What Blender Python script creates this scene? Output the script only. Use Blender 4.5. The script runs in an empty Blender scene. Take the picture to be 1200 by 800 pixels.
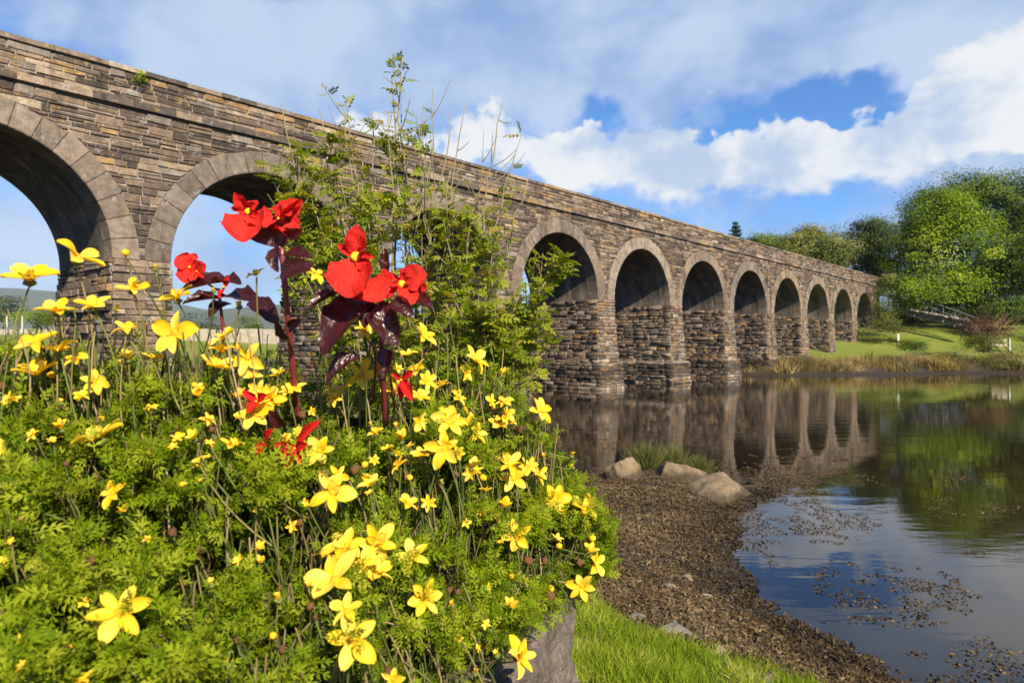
import bpy, math, random
import numpy as np
from mathutils import Matrix, Vector

random.seed(7)
RNG = np.random.default_rng(7)
scene = bpy.context.scene
COL = scene.collection

# ------------------------------------------------------------------ camera
EYE = 2.45            # eye height above the water, which is z = 0
FPX = 800.0           # focal length in photograph pixels (1200 wide)
HOR = 402.0           # row of the horizon
cam_d = bpy.data.cameras.new('camera')
cam = bpy.data.objects.new('camera', cam_d)
COL.objects.link(cam)
cam.location = (0, 0, EYE)
cam.rotation_euler = (math.radians(90), 0, 0)
cam_d.sensor_width = 36.0
cam_d.lens = 36.0 * FPX / 1200.0
cam_d.shift_y = (HOR - 400.0) / 1200.0
cam_d.clip_start = 0.05
cam_d.clip_end = 30000
cam_d.dof.use_dof = True
cam_d.dof.focus_distance = 1.7
cam_d.dof.aperture_fstop = 11.0
scene.camera = cam

# ------------------------------------------------------------------ sun and sky
SUN_AZ = math.atan2(0.46, -0.89)      # behind the camera, to the right
SUN_EL = math.radians(37)
sd = Vector((math.sin(SUN_AZ) * math.cos(SUN_EL), math.cos(SUN_AZ) * math.cos(SUN_EL), math.sin(SUN_EL)))
sun_d = bpy.data.lights.new('sun', 'SUN')
sun_d.energy = 5.0
sun_d.angle = math.radians(0.55)
sun_d.color = (1.0, 0.88, 0.67)
sun = bpy.data.objects.new('sun', sun_d)
COL.objects.link(sun)
sun.rotation_euler = (-sd).to_track_quat('-Z', 'Y').to_euler()
sun.location = sd * 60


class NT:
    """small helper round a node tree"""
    def __init__(self, tree):
        self.t = tree
        tree.nodes.clear()

    def n(self, kind, **kw):
        nd = self.t.nodes.new(kind)
        for k, v in kw.items():
            setattr(nd, k, v)
        return nd

    def put(self, sock, v):
        if isinstance(v, bpy.types.NodeSocket):
            self.t.links.new(v, sock)
        elif v is not None:
            if sock.type == 'RGBA' and not hasattr(v, '__len__'):
                v = (v, v, v, 1)
            if sock.type == 'RGBA' and len(v) == 3:
                v = (*v, 1)
            sock.default_value = v

    def m(self, op, a, b=None, c=None, clamp=False):
        nd = self.n('ShaderNodeMath', operation=op, use_clamp=clamp)
        self.put(nd.inputs[0], a)
        if b is not None:
            self.put(nd.inputs[1], b)
        if c is not None:
            self.put(nd.inputs[2], c)
        return nd.outputs[0]

    def vm(self, op, a, b=None, scale=None):
        nd = self.n('ShaderNodeVectorMath', operation=op)
        self.put(nd.inputs[0], a)
        if b is not None:
            self.put(nd.inputs[1], b)
        if scale is not None:
            self.put(nd.inputs['Scale'], scale)
        return nd.outputs[0]

    def noise(self, vec, scale, detail=4.0, rough=0.55, dist=0.0, lac=2.0, out='Fac'):
        nd = self.n('ShaderNodeTexNoise')
        if vec is not None:
            self.put(nd.inputs['Vector'], vec)
        nd.inputs['Scale'].default_value = scale
        nd.inputs['Detail'].default_value = detail
        nd.inputs['Roughness'].default_value = rough
        nd.inputs['Lacunarity'].default_value = lac
        nd.inputs['Distortion'].default_value = dist
        return nd.outputs[out]

    def rng(self, v, a, b, c=0.0, d=1.0, smooth=True):
        nd = self.n('ShaderNodeMapRange')
        nd.interpolation_type = 'SMOOTHSTEP' if smooth else 'LINEAR'
        nd.clamp = True
        self.put(nd.inputs[0], v)
        for i, x in enumerate((a, b, c, d)):
            self.put(nd.inputs[i + 1], x)
        return nd.outputs[0]

    def mix(self, f, a, b, mode='MIX'):
        nd = self.n('ShaderNodeMix', data_type='RGBA', blend_type=mode)
        self.put(nd.inputs[0], f)
        self.put(nd.inputs[6], a)
        self.put(nd.inputs[7], b)
        return nd.outputs[2]

    def ramp(self, f, stops):
        nd = self.n('ShaderNodeValToRGB')
        e = nd.color_ramp.elements
        while len(e) < len(stops):
            e.new(0.5)
        for i, (p, c) in enumerate(stops):
            e[i].position = p
            e[i].color = (*c, 1) if len(c) == 3 else c
        self.put(nd.inputs[0], f)
        return nd.outputs[0]


world = bpy.data.worlds.new('World')
scene.world = world
world.use_nodes = True
w = NT(world.node_tree)
sky = w.n('ShaderNodeTexSky', sky_type='NISHITA')
sky.sun_disc = False
sky.sun_elevation = SUN_EL
sky.sun_rotation = SUN_AZ
sky.altitude = 0
sky.air_density = 1.0
sky.dust_density = 0.35
sky.ozone_density = 2.2
SKY_K = 0.067
tc = w.n('ShaderNodeTexCoord')
dirv = tc.outputs['Generated']
sep = w.n('ShaderNodeSeparateXYZ')
w.put(sep.inputs[0], dirv)
dx, dy, dz = sep.outputs
az = w.m('ARCTAN2', dx, dy)                   # 0 straight ahead, to the right positive
el = w.m('ARCSINE', dz)


azel = w.n('ShaderNodeCombineXYZ')
w.put(azel.inputs[0], az)
w.put(azel.inputs[1], el)
azel = azel.outputs[0]
# ragged outlines: the bearings are pushed about by turbulence
wob = w.n('ShaderNodeTexNoise')
w.put(wob.inputs['Vector'], azel)
wob.inputs['Scale'].default_value = 7.5
wob.inputs['Detail'].default_value = 4.0
wob.inputs['Roughness'].default_value = .62
warped = w.vm('ADD', azel, w.vm('SCALE', w.vm('SUBTRACT', wob.outputs['Color'], (.5, .5, .5)), scale=.15))


def clouds(blobs, acc=0.0):
    """cloud banks and gaps at a compass bearing and height, soft edged; centres and sizes in photograph pixels"""
    for (px, py, rx, ry, amp) in blobs:
        a0 = math.atan2(px - 600, FPX)
        e0 = math.atan2((HOR - py), math.hypot(FPX, px - 600))
        k = math.cos(a0)
        ia, ie = FPX / (rx * k * k), FPX / (ry * k)
        nd = w.n('ShaderNodeVectorMath', operation='MULTIPLY_ADD')
        w.put(nd.inputs[0], warped)
        nd.inputs[1].default_value = (ia, ie, 0)
        nd.inputs[2].default_value = (-a0 * ia, -e0 * ie, 0)
        dt = w.n('ShaderNodeVectorMath', operation='DOT_PRODUCT')
        w.put(dt.inputs[0], nd.outputs[0])
        w.put(dt.inputs[1], nd.outputs[0])
        acc = w.m('MULTIPLY_ADD', w.m('POWER', .36788, dt.outputs['Value']), amp, acc)
    return acc


# clouds are sampled on a stretched dome so that they flatten towards the horizon
stretch = w.n('ShaderNodeVectorMath', operation='MULTIPLY_ADD')
w.put(stretch.inputs[0], azel)
stretch.inputs[1].default_value = (1, 1.35, 0)
stretch.inputs[2].default_value = (0, 0, 3.1)
cv = stretch.outputs[0]
n_soft = w.noise(cv, 3.2, 4, .58, .4)
n_puff = w.noise(cv, 13.0, 7, .58, .1)
n_lump = w.noise(cv, 7.0, 3, .5, .2)
# white cumulus: a bank low over the right of the bridge, heaped at its right end
cum = clouds([(685, 180, 46, 38, .55), (765, 176, 56, 50, .68), (850, 192, 66, 42, .62), (950, 200, 90, 36, .62), (1050, 178, 70, 42, .50), (1105, 105, 60, 52, .80), (1180, 95, 60, 60, .55), (1260, 110, 70, 90, .35),
              (490, 150, 80, 42, .36), (600, 170, 60, 36, .26), (400, 130, 60, 30, .12), (965, 125, 60, 26, -.40), (690, 118, 26, 18, -.35), (850, 142, 40, 14, -.2), (1180, 180, 60, 26, -.25)])
c_white = w.m('MULTIPLY', w.rng(cum, .03, .16), w.rng(w.m('ADD', cum, w.m('ADD', w.m('MULTIPLY', w.m('SUBTRACT', n_puff, .5), 1.1), w.m('MULTIPLY', w.m('SUBTRACT', n_lump, .5), 1.0))), .20, w.rng(el, .27, .15, .34, .85)))
# soft grey sheet across the top, thin haze cloud low down all round
low = w.m('MULTIPLY', w.rng(el, .34, .06), .42)
shade = clouds([(820, 40, 430, 80, .62), (520, 55, 270, 70, .48), (90, 0, 220, 55, .42), (1180, 30, 160, 60, .45), (250, 130, 150, 60, .22),
                (1170, 190, 80, 40, .4), (975, 128, 62, 26, -.66), (705, 128, 42, 22, -.52), (835, 160, 46, 12, -.34), (110, 95, 120, 26, -.15)], low)
c_grey = w.rng(w.m('ADD', shade, w.m('ADD', w.m('MULTIPLY', w.m('SUBTRACT', n_soft, .46), .95), w.m('MULTIPLY', w.m('SUBTRACT', n_puff, .5), .75))), -.02, .52)
# sunlit tops and blue-grey hollows
white_c = w.mix(w.rng(w.m('MULTIPLY_ADD', n_lump, .6, w.m('MULTIPLY', n_puff, .5)), .44, .62), (3.9, 4.85, 6.4), (6.8, 6.95, 7.1))
grey_c = w.mix(w.rng(w.m('MULTIPLY_ADD', n_lump, .35, w.m('MULTIPLY', n_soft, .65)), .36, .62), (1.95, 3.2, 5.6), (4.3, 5.3, 6.8))
deep = w.mix(1.0, sky.outputs[0], (0.46, 0.86, 1.30), 'MULTIPLY')
skyc = w.mix(w.m('MULTIPLY', c_grey, .94), deep, grey_c)
skyc = w.mix(w.m('MULTIPLY', c_white, .96), skyc, white_c)
bg = w.n('ShaderNodeBackground')
w.put(bg.inputs[0], skyc)
bg.inputs[1].default_value = SKY_K
world.cycles.sampling_method = 'MANUAL'
world.cycles.sample_map_resolution = 512
wo = w.n('ShaderNodeOutputWorld')
w.put(wo.inputs[0], bg.outputs[0])

vs = scene.view_settings
vs.view_transform = 'Standard'
vs.look = 'None'
vs.exposure = 0.97
vs.gamma = 1.0
vs.use_curve_mapping = False
cy = scene.cycles
cy.use_denoising = True
cy.max_bounces = 7
cy.diffuse_bounces = 3
cy.glossy_bounces = 3
cy.transmission_bounces = 4
cy.transparent_max_bounces = 8
cy.caustics_reflective = False
cy.caustics_refractive = False
cy.sample_clamp_indirect = 4.0


# ------------------------------------------------------------------ helpers
def P(x, y, Z):
    """photograph pixel and distance -> point of the place"""
    return np.array([(x - 600.0) / FPX * Z, Z, EYE - (y - HOR) / FPX * Z])


def W0(x, y):
    """photograph pixel on the water plane"""
    Z = EYE * FPX / (y - HOR)
    return ((x - 600.0) / FPX * Z, Z)


def pydata(name, verts, faces, mat=None, loc=(0, 0, 0), attrs=None, smooth=False):
    verts = np.asarray(verts, dtype=np.float64).reshape(-1, 3) - np.asarray(loc, dtype=np.float64)
    me = bpy.data.meshes.new(name)
    if isinstance(faces, np.ndarray):
        k = faces.shape[1]
        me.vertices.add(len(verts))
        me.vertices.foreach_set('co', verts.astype(np.float32).ravel())
        me.loops.add(faces.size)
        me.loops.foreach_set('vertex_index', faces.astype(np.int32).ravel())
        me.polygons.add(len(faces))
        me.polygons.foreach_set('loop_start', np.arange(0, faces.size, k, dtype=np.int32))
        me.polygons.foreach_set('loop_total', np.full(len(faces), k, dtype=np.int32))
        me.update(calc_edges=True)
    else:
        me.from_pydata([tuple(v) for v in verts], [], faces)
        me.update()
    if attrs:
        for an, av in attrs.items():
            av = np.asarray(av, dtype=np.float32)
            if av.ndim == 2:
                if av.shape[1] == 3:
                    av = np.c_[av, np.ones(len(av), dtype=np.float32)]
                at = me.attributes.new(an, 'FLOAT_COLOR', 'POINT')
                at.data.foreach_set('color', av.ravel())
            else:
                at = me.attributes.new(an, 'FLOAT', 'POINT')
                at.data.foreach_set('value', av)
    if smooth:
        me.polygons.foreach_set('use_smooth', np.ones(len(me.polygons), dtype=bool))
    if mat is not None:
        me.materials.append(mat)
    me.validate()
    return me


def wloc(o):
    r = Vector((0, 0, 0))
    while o is not None:
        r = r + Vector(o.location)
        o = o.parent
    return r


def add(name, me, parent=None, loc=(0, 0, 0)):
    """link a mesh; loc is where it stands in the place"""
    o = bpy.data.objects.new(name, me)
    COL.objects.link(o)
    o.location = Vector(loc)
    if parent is not None:
        o.parent = parent
        o.location = Vector(loc) - wloc(parent)
    return o


def obj(name, verts, faces, mat, parent=None, loc=(0, 0, 0), attrs=None, smooth=False):
    return add(name, pydata(name, verts, faces, mat, loc, attrs, smooth), parent, loc)


def tag(o, label=None, cat=None, group=None, kind=None):
    if label:
        o['label'] = label
    if cat:
        o['category'] = cat
    if group:
        o['group'] = group
    if kind:
        o['kind'] = kind
    return o


def thing(name, loc, label, cat, group=None):
    o = bpy.data.objects.new(name, None)
    o.empty_display_size = 0.1
    COL.objects.link(o)
    o.location = Vector(loc)
    return tag(o, label, cat, group)


def scatter(tv, tf, mats, locs, extra=None):
    """join many copies of a template: mats (N,3,3), locs (N,3) -> verts, faces, copy index per vertex"""
    tv = np.asarray(tv, float)
    tf = np.asarray(tf, int)
    N, V = len(locs), len(tv)
    v = np.einsum('nij,vj->nvi', mats, tv) + locs[:, None, :]
    f = (tf[None] + (np.arange(N) * V)[:, None, None]).reshape(-1, tf.shape[1])
    return v.reshape(-1, 3), f, np.repeat(np.arange(N), V)


def basis(zdir, up=None, roll=None, rng=RNG):
    """rotation matrices (N,3,3) whose third column is zdir, spun by roll"""
    z = zdir / np.maximum(np.linalg.norm(zdir, axis=1, keepdims=True), 1e-9)
    a = np.where(np.abs(z[:, 2:3]) < .95, np.array([[0, 0, 1.]]), np.array([[1., 0, 0]])) if up is None else up
    x = np.cross(a, z)
    x /= np.maximum(np.linalg.norm(x, axis=1, keepdims=True), 1e-9)
    y = np.cross(z, x)
    if roll is None:
        roll = rng.uniform(0, 2 * np.pi, len(z))
    c, s = np.cos(roll)[:, None], np.sin(roll)[:, None]
    return np.stack([x * c + y * s, y * c - x * s, z], axis=2)


def tube(pts, radii, sides=6, cap=True):
    pts = np.asarray(pts, float)
    n = len(pts)
    radii = np.broadcast_to(np.asarray(radii, float), (n,))
    tan = np.gradient(pts, axis=0)
    tan /= np.maximum(np.linalg.norm(tan, axis=1, keepdims=True), 1e-9)
    ref = np.array([0, 0, 1.]) if abs(tan[0][2]) < .9 else np.array([1., 0, 0])
    vs_, fs = [], []
    x = np.cross(ref, tan[0])
    x /= np.linalg.norm(x)
    for i in range(n):
        x = x - tan[i] * np.dot(x, tan[i])
        x /= max(np.linalg.norm(x), 1e-9)
        y = np.cross(tan[i], x)
        for k in range(sides):
            a = 2 * math.pi * k / sides
            vs_.append(pts[i] + radii[i] * (math.cos(a) * x + math.sin(a) * y))
    for i in range(n - 1):
        for k in range(sides):
            k2 = (k + 1) % sides
            fs.append((i * sides + k, i * sides + k2, (i + 1) * sides + k2, (i + 1) * sides + k))
    if cap:
        fs.append(tuple(range(sides - 1, -1, -1)))
        fs.append(tuple((n - 1) * sides + k for k in range(sides)))
    return vs_, fs


class MB:
    """collects shapes for one mesh"""
    def __init__(self):
        self.v, self.f, self.a = [], [], []

    def put(self, v, f, a=None):
        o = len(self.v)
        self.v += [tuple(p) for p in v]
        self.f += [tuple(i + o for i in q) for q in f]
        self.a += [a if a is not None else 0.5] * len(v)

    def build(self, name, mat, parent=None, loc=(0, 0, 0), smooth=False, attr=None):
        return obj(name, self.v, self.f, mat, parent, loc, {attr: np.array(self.a)} if attr else None, smooth)


def bez(p0, p1, p2, n):
    t = np.linspace(0, 1, n)[:, None]
    p0, p1, p2 = (np.asarray(p, float)[None] for p in (p0, p1, p2))
    return (1 - t) ** 2 * p0 + 2 * t * (1 - t) * p1 + t ** 2 * p2


def box(x0, x1, y0, y1, z0, z1):
    v = [(x, y, z) for z in (z0, z1) for y in (y0, y1) for x in (x0, x1)]
    f = [(0, 2, 3, 1), (4, 5, 7, 6), (0, 1, 5, 4), (2, 6, 7, 3), (0, 4, 6, 2), (1, 3, 7, 5)]
    return v, f


def vnoise(p, seed=0):
    """cheap smooth value noise on (N,3) points, 0..1"""
    p = np.asarray(p, float)
    i = np.floor(p).astype(np.int64)
    f = p - i
    f = f * f * (3 - 2 * f)
    out = np.zeros(len(p))
    for c in range(8):
        o = np.array([(c >> 0) & 1, (c >> 1) & 1, (c >> 2) & 1])
        q = i + o
        h = (q[:, 0] * 374761393 + q[:, 1] * 668265263 + q[:, 2] * 2147483647 + seed * 1274126177) & 0xffffffff
        h = ((h ^ (h >> 13)) * 1274126177) & 0xffffffff
        h = (h ^ (h >> 16)) / 4294967295.0
        wgt = np.prod(np.where(o, f, 1 - f), axis=1)
        out += h * wgt
    return out


def fbm(p, oct=4, seed=0):
    p = np.asarray(p, float)
    r, a, s = 0, .5, 0
    for k in range(oct):
        r = r + a * vnoise(p * 2 ** k, seed + k)
        s += a
        a *= .5
    return r / s


# ------------------------------------------------------------------ materials
def mat_new(name):
    m = bpy.data.materials.new(name)
    m.use_nodes = True
    return m, NT(m.node_tree)


def finish(nt, shader, disp=None):
    out = nt.n('ShaderNodeOutputMaterial')
    nt.put(out.inputs[0], shader)


def principled(nt, color, rough=.8, spec=.3, normal=None, **kw):
    b = nt.n('ShaderNodeBsdfPrincipled')
    nt.put(b.inputs['Base Color'], color)
    nt.put(b.inputs['Roughness'], rough)
    nt.put(b.inputs['Specular IOR Level'], spec)
    if normal is not None:
        nt.put(b.inputs['Normal'], normal)
    for k, v in kw.items():
        nt.put(b.inputs[k.replace('_', ' ')], v)
    return b.outputs[0]


def bump(nt, h, strength=.5, dist=.02):
    b = nt.n('ShaderNodeBump')
    b.inputs['Strength'].default_value = strength
    b.inputs['Distance'].default_value = dist
    nt.put(b.inputs['Height'], h)
    return b.outputs[0]


def attr(nt, name, out='Fac'):
    a = nt.n('ShaderNodeAttribute', attribute_name=name)
    return a.outputs[out]


def pos(nt):
    return nt.n('ShaderNodeNewGeometry').outputs['Position']


def simple(name, col, rough=.7, spec=.3, var=.25, scale=8.0, bmp=.3, bdist=.01):
    m, nt = mat_new(name)
    p = pos(nt)
    n = nt.noise(p, scale, 5, .6)
    c = nt.mix(n, tuple(x * (1 - var) for x in col), tuple(min(1, x * (1 + var)) for x in col))
    finish(nt, principled(nt, c, rough, spec, bump(nt, nt.noise(p, scale * 4, 5, .6), bmp, bdist)))
    return m


def leafy(name, stops, trans=.35, rough=.45, spec=.35, tint=(1.25, 1.2, .35), vein=0.0):
    """foliage: the 'tone' of each leaf picks its colour; light passes through"""
    m, nt = mat_new(name)
    c = nt.ramp(attr(nt, 'tone'), stops)
    pb = principled(nt, c, rough, spec)
    tr = nt.n('ShaderNodeBsdfTranslucent')
    nt.put(tr.inputs[0], nt.mix(1.0, c, tint, 'MULTIPLY'))
    mx = nt.n('ShaderNodeMixShader')
    mx.inputs[0].default_value = trans
    nt.put(mx.inputs[1], pb)
    nt.put(mx.inputs[2], tr.outputs[0])
    finish(nt, mx.outputs[0])
    return m
# ------------------------------------------------------------------ ground, water, hills
def seg_dist(X, Y, poly, closed=False):
    d = np.full(X.shape, 1e9)
    n = len(poly)
    for i in range(n if closed else n - 1):
        ax, ay = poly[i]
        bx, by = poly[(i + 1) % n]
        ux, uy = bx - ax, by - ay
        t = np.clip(((X - ax) * ux + (Y - ay) * uy) / (ux * ux + uy * uy + 1e-12), 0, 1)
        d = np.minimum(d, np.hypot(X - ax - t * ux, Y - ay - t * uy))
    return d


def inside(X, Y, poly):
    r = np.zeros(X.shape, bool)
    n = len(poly)
    j = n - 1
    for i in range(n):
        xi, yi = poly[i]
        xj, yj = poly[j]
        c = ((yi > Y) != (yj > Y)) & (X < (xj - xi) * (Y - yi) / (yj - yi + 1e-12) + xi)
        r ^= c
        j = i
    return r


def sdist(X, Y, poly):
    return np.where(inside(X, Y, poly), 1, -1) * seg_dist(X, Y, poly, True)


def G0(x, y, drop):
    Z = drop * FPX / (y - HOR)
    return ((x - 600.0) / FPX * Z, Z)


SHORE = [(-400, 4), (-60, 8), (-25, 9.5), (-10, 12), (-4, 12.6)] + [W0(*p) for p in
        [(640, 558), (690, 556), (735, 549), (800, 549), (862, 574), (912, 574), (885, 594), (856, 614), (862, 650), (885, 690),
         (925, 728), (985, 765), (1045, 800)]] + [(3.4, 3.2), (5.5, 0), (12, -6), (60, -40), (-400, -40)]
BANK = [(-400, -3), (-60, 4), (-25, 6), (-8, 7), (-3, 6.6), (-.8, 5.6), (.05, 4.6)] + [G0(x, y, 1.5) for x, y in
       [(700, 686), (740, 712), (772, 734), (815, 752), (880, 764), (965, 796)]] + [(1.9, 1.7), (3.4, -1), (8, -9), (50, -45), (-400, -45)]
FAR = [(900, 40), (200, 47), (80, 53), (52, 55), (44, 54), (36, 55.5), (31, 52.6), (26, 53.0), (21, 51.0), (17.5, 51.5), (14, 57), (11, 66), (0, 74), (-20, 66),
       (-45, 52), (-80, 48), (-200, 45), (-900, 40), (-900, 7000), (900, 7000)]


def sstep(x, a, b):
    t = np.clip((x - a) / (b - a), 0, 1)
    return t * t * (3 - 2 * t)


def ground_z(X, Y, full=False):
    X = np.asarray(X, float)
    Y = np.asarray(Y, float)
    pt = np.stack([X.ravel(), Y.ravel(), np.zeros(X.size)], 1)
    nz = fbm(pt * .9, 4, 3).reshape(X.shape) - .5
    nf = fbm(pt * 5.0, 3, 9).reshape(X.shape) - .5
    nl = fbm(pt * .12, 3, 5).reshape(X.shape) - .5
    dw = sdist(X, Y, SHORE) + nz * .5 * sstep(np.abs(X) + Y, 0, 6) + nf * .25
    db = sdist(X, Y, BANK) + nz * .20 + nf * .10
    df = sdist(X, Y, FAR) + nz * 1.2
    dout = np.minimum(-dw, -df)
    z = -.035 * np.clip(dout, 0, 2) - 1.1 * (1 - np.exp(-np.clip(dout - 1.0, 0, None) / 7))
    t = dw / (dw + np.clip(-db, 0, None) + 1e-6)
    zb = .74 * np.clip(t, 0, 1) ** 1.25 + nf * .07 + nz * .09
    zg = .74 + .17 * sstep(db, 0, .14) + .32 * (1 - np.exp(-np.clip(db, 0, None) / 1.6)) + nf * .03 + nz * .08
    z = np.where(dw > 0, np.where(db > 0, zg, np.minimum(zb, zb * 0 + .9)), z)
    zr = np.interp(df, [0, .8, 2.5, 5, 10, 22, 36, 150, 2000], [0, .25, .55, .85, 1.25, 4.1, 5.4, 12, 30])
    zl = np.interp(df, [0, 3, 10, 18, 24, 100, 2000], [0, .8, 2.0, 3.1, 3.5, 4.0, 25])
    k = sstep(X, -8, 16)
    z = np.where(df > 0, zr * k + zl * (1 - k) + nl * np.clip(df * .05, 0, .9) + nf * .12, z)
    if full:
        return z, dw, db, df
    return z


def gz(x, y):
    return float(ground_z(np.array([x]), np.array([y]))[0])


def hit(px, py, zmax=140):
    """where the ray through a photograph pixel meets the ground or the water"""
    Z = np.concatenate([np.linspace(.5, 20, 1200), np.linspace(20, zmax, 2000)])
    X = (px - 600) / FPX * Z
    zz = EYE - (py - HOR) / FPX * Z
    g = np.maximum(ground_z(X, Z), 0)
    i = int(np.argmax(zz <= g))
    return np.array([X[i], Z[i], g[i]])


def axis(dense0, dense1, step, lo, hi, grow=1.07):
    a = list(np.arange(dense0, dense1, step))
    s, x = step, dense1
    while x < hi:
        a.append(x)
        s *= grow
        x += s
    a.append(hi)
    s, x, b = step, dense0, []
    while x > lo:
        s *= grow
        x -= s
        b.append(x)
    b.append(lo)
    return np.array(b[::-1] + a)


gx = axis(-2.5, 6.5, .075, -880, 880, 1.055)
gy = axis(1.0, 15.5, .085, -39, 6500, 1.035)
GX, GY = np.meshgrid(gx, gy)
GZ, DW, DB, DF = ground_z(GX, GY, True)
nx, ny = len(gx), len(gy)
idx = np.arange(nx * ny).reshape(ny, nx)
gf = np.stack([idx[:-1, :-1], idx[:-1, 1:], idx[1:, 1:], idx[1:, :-1]], -1).reshape(-1, 4)

m_ground, nt = mat_new('ground')
p = pos(nt)
n1 = nt.noise(p, 2.5, 6, .65)
n2 = nt.noise(p, 30, 5, .7)
n3 = nt.noise(p, .22, 6, .7)
mud = nt.ramp(nt.m('ADD', nt.m('MULTIPLY', n1, .5), nt.m('MULTIPLY', n2, .5)),
              [(.25, (.020, .014, .009)), (.5, (.052, .038, .024)), (.75, (.10, .076, .050))])
turf = nt.ramp(nt.m('ADD', nt.m('MULTIPLY', n1, .6), nt.m('MULTIPLY', n2, .4)),
               [(.25, (.07, .085, .015)), (.5, (.12, .14, .025)), (.75, (.19, .16, .06))])
lawn = nt.ramp(nt.m('ADD', nt.m('MULTIPLY', n3, .6), nt.m('MULTIPLY', n1, .4)),
               [(.30, (.07, .10, .012)), (.5, (.135, .165, .02)), (.72, (.21, .18, .05))])
c = nt.mix(attr(nt, 'turf'), mud, turf)
c = nt.mix(attr(nt, 'lawn'), c, lawn)
wet = attr(nt, 'wet')
c = nt.mix(nt.m('MULTIPLY', wet, .55), c, (.02, .014, .009))
finish(nt, principled(nt, c, nt.rng(wet, 0, 1, .9, .45), .3, bump(nt, nt.m('ADD', n2, nt.noise(p, 90, 4, .7)), .7, .03)))
ground = obj('ground', np.stack([GX, GY, GZ], -1).reshape(-1, 3), gf, m_ground, attrs={
    'turf': sstep(DB, -.02, .12).ravel(), 'lawn': sstep(DF, 2.5, 5.0).ravel(),
    'wet': np.where(DF > -3, 1 - sstep(DF, .3, 1.6), 1 - sstep(DW, .0, .7)).ravel()}, smooth=True)
tag(ground, 'brown tidal shore, grassy near bank and far sloping lawn', 'ground', kind='structure')

# water: a still tidal pool with faint ripples, brown in the shallows
m_water, nt = mat_new('water')
p = pos(nt)
mp = nt.n('ShaderNodeMapping')
nt.put(mp.inputs[0], p)
mp.inputs['Scale'].default_value = (.55, 1.6, 1)
h = nt.m('ADD', nt.m('MULTIPLY', nt.noise(mp.outputs[0], 1.1, 3, .5), 1.0), nt.m('MULTIPLY', nt.noise(mp.outputs[0], 5.5, 3, .5), .16))
calm = nt.rng(nt.noise(p, .12, 2), .35, .65, .35, 1.0)
nb = nt.n('ShaderNodeBump')
nb.inputs['Distance'].default_value = .021
nt.put(nb.inputs['Strength'], nt.m('MULTIPLY', calm, .34))
nt.put(nb.inputs['Height'], h)
nrm = nb.outputs[0]
murk = nt.n('ShaderNodeBsdfDiffuse')
murk.inputs[0].default_value = (.019, .013, .006, 1)
tr = nt.n('ShaderNodeBsdfTransparent')
tr.inputs[0].default_value = (.62, .47, .30, 1)
dp = nt.n('ShaderNodeMixShader')
nt.put(dp.inputs[0], attr(nt, 'deep'))
nt.put(dp.inputs[1], tr.outputs[0])
nt.put(dp.inputs[2], murk.outputs[0])
gl = nt.n('ShaderNodeBsdfGlossy')
gl.inputs['Roughness'].default_value = .02
gl.inputs[0].default_value = (.92, .93, .95, 1)
nt.put(gl.inputs['Normal'], nrm)
fr = nt.n('ShaderNodeFresnel')
fr.inputs[0].default_value = 1.36
nt.put(fr.inputs['Normal'], nrm)
sm = nt.n('ShaderNodeMixShader')
nt.put(sm.inputs[0], nt.m('MINIMUM', nt.m('MULTIPLY', fr.outputs[0], 1.2), 1.0))
nt.put(sm.inputs[1], dp.outputs[0])
nt.put(sm.inputs[2], gl.outputs[0])
finish(nt, sm.outputs[0])
wx = axis(-1, 9, .3, -870, 870, 1.12)
wy = axis(3, 18, .3, -38, 900, 1.10)
WX, WY = np.meshgrid(wx, wy)
wi = np.arange(WX.size).reshape(WX.shape)
wf = np.stack([wi[:-1, :-1], wi[:-1, 1:], wi[1:, 1:], wi[1:, :-1]], -1).reshape(-1, 4)
wz, wd, _, wfar = ground_z(WX, WY, True)
water = obj('water', np.stack([WX, WY, WX * 0], -1).reshape(-1, 3), wf, m_water,
            attrs={'deep': (.25 + .73 * sstep(-wd, .1, 3.0)).ravel()})
tag(water, 'still brown tidal water reflecting bridge, trees and sky', 'water', kind='structure')

# far hills seen through the left arches
m_hill = simple('heather hillside', (.062, .075, .045), .95, .1, .35, .01, .2, 1.0)
hx = np.linspace(-4200, 900, 90)
hy = np.linspace(2300, 4300, 26)
HX, HY = np.meshgrid(hx, hy)
prof = np.interp(HX, [-4200, -3200, -2500, -1900, -1500, -1100, -700, -200, 300, 900], [120, 205, 265, 225, 150, 175, 120, 105, 60, 10])
HZ = prof * np.sin(np.clip((HY - 2300) / 2000, 0, 1) * math.pi) ** .8 + (fbm(np.stack([HX.ravel(), HY.ravel(), HX.ravel() * 0], 1) / 260, 4, 11).reshape(HX.shape) - .5) * 46 + 8
HZ[0] = HZ[-1] = 0
hi = np.arange(HX.size).reshape(HX.shape)
hills = obj('hills', np.stack([HX, HY, HZ], -1).reshape(-1, 3), np.stack([hi[:-1, :-1], hi[:-1, 1:], hi[1:, 1:], hi[1:, :-1]], -1).reshape(-1, 4), m_hill, smooth=True)
tag(hills, 'distant blue hills seen through the left arches', 'hills', kind='structure')
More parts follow.
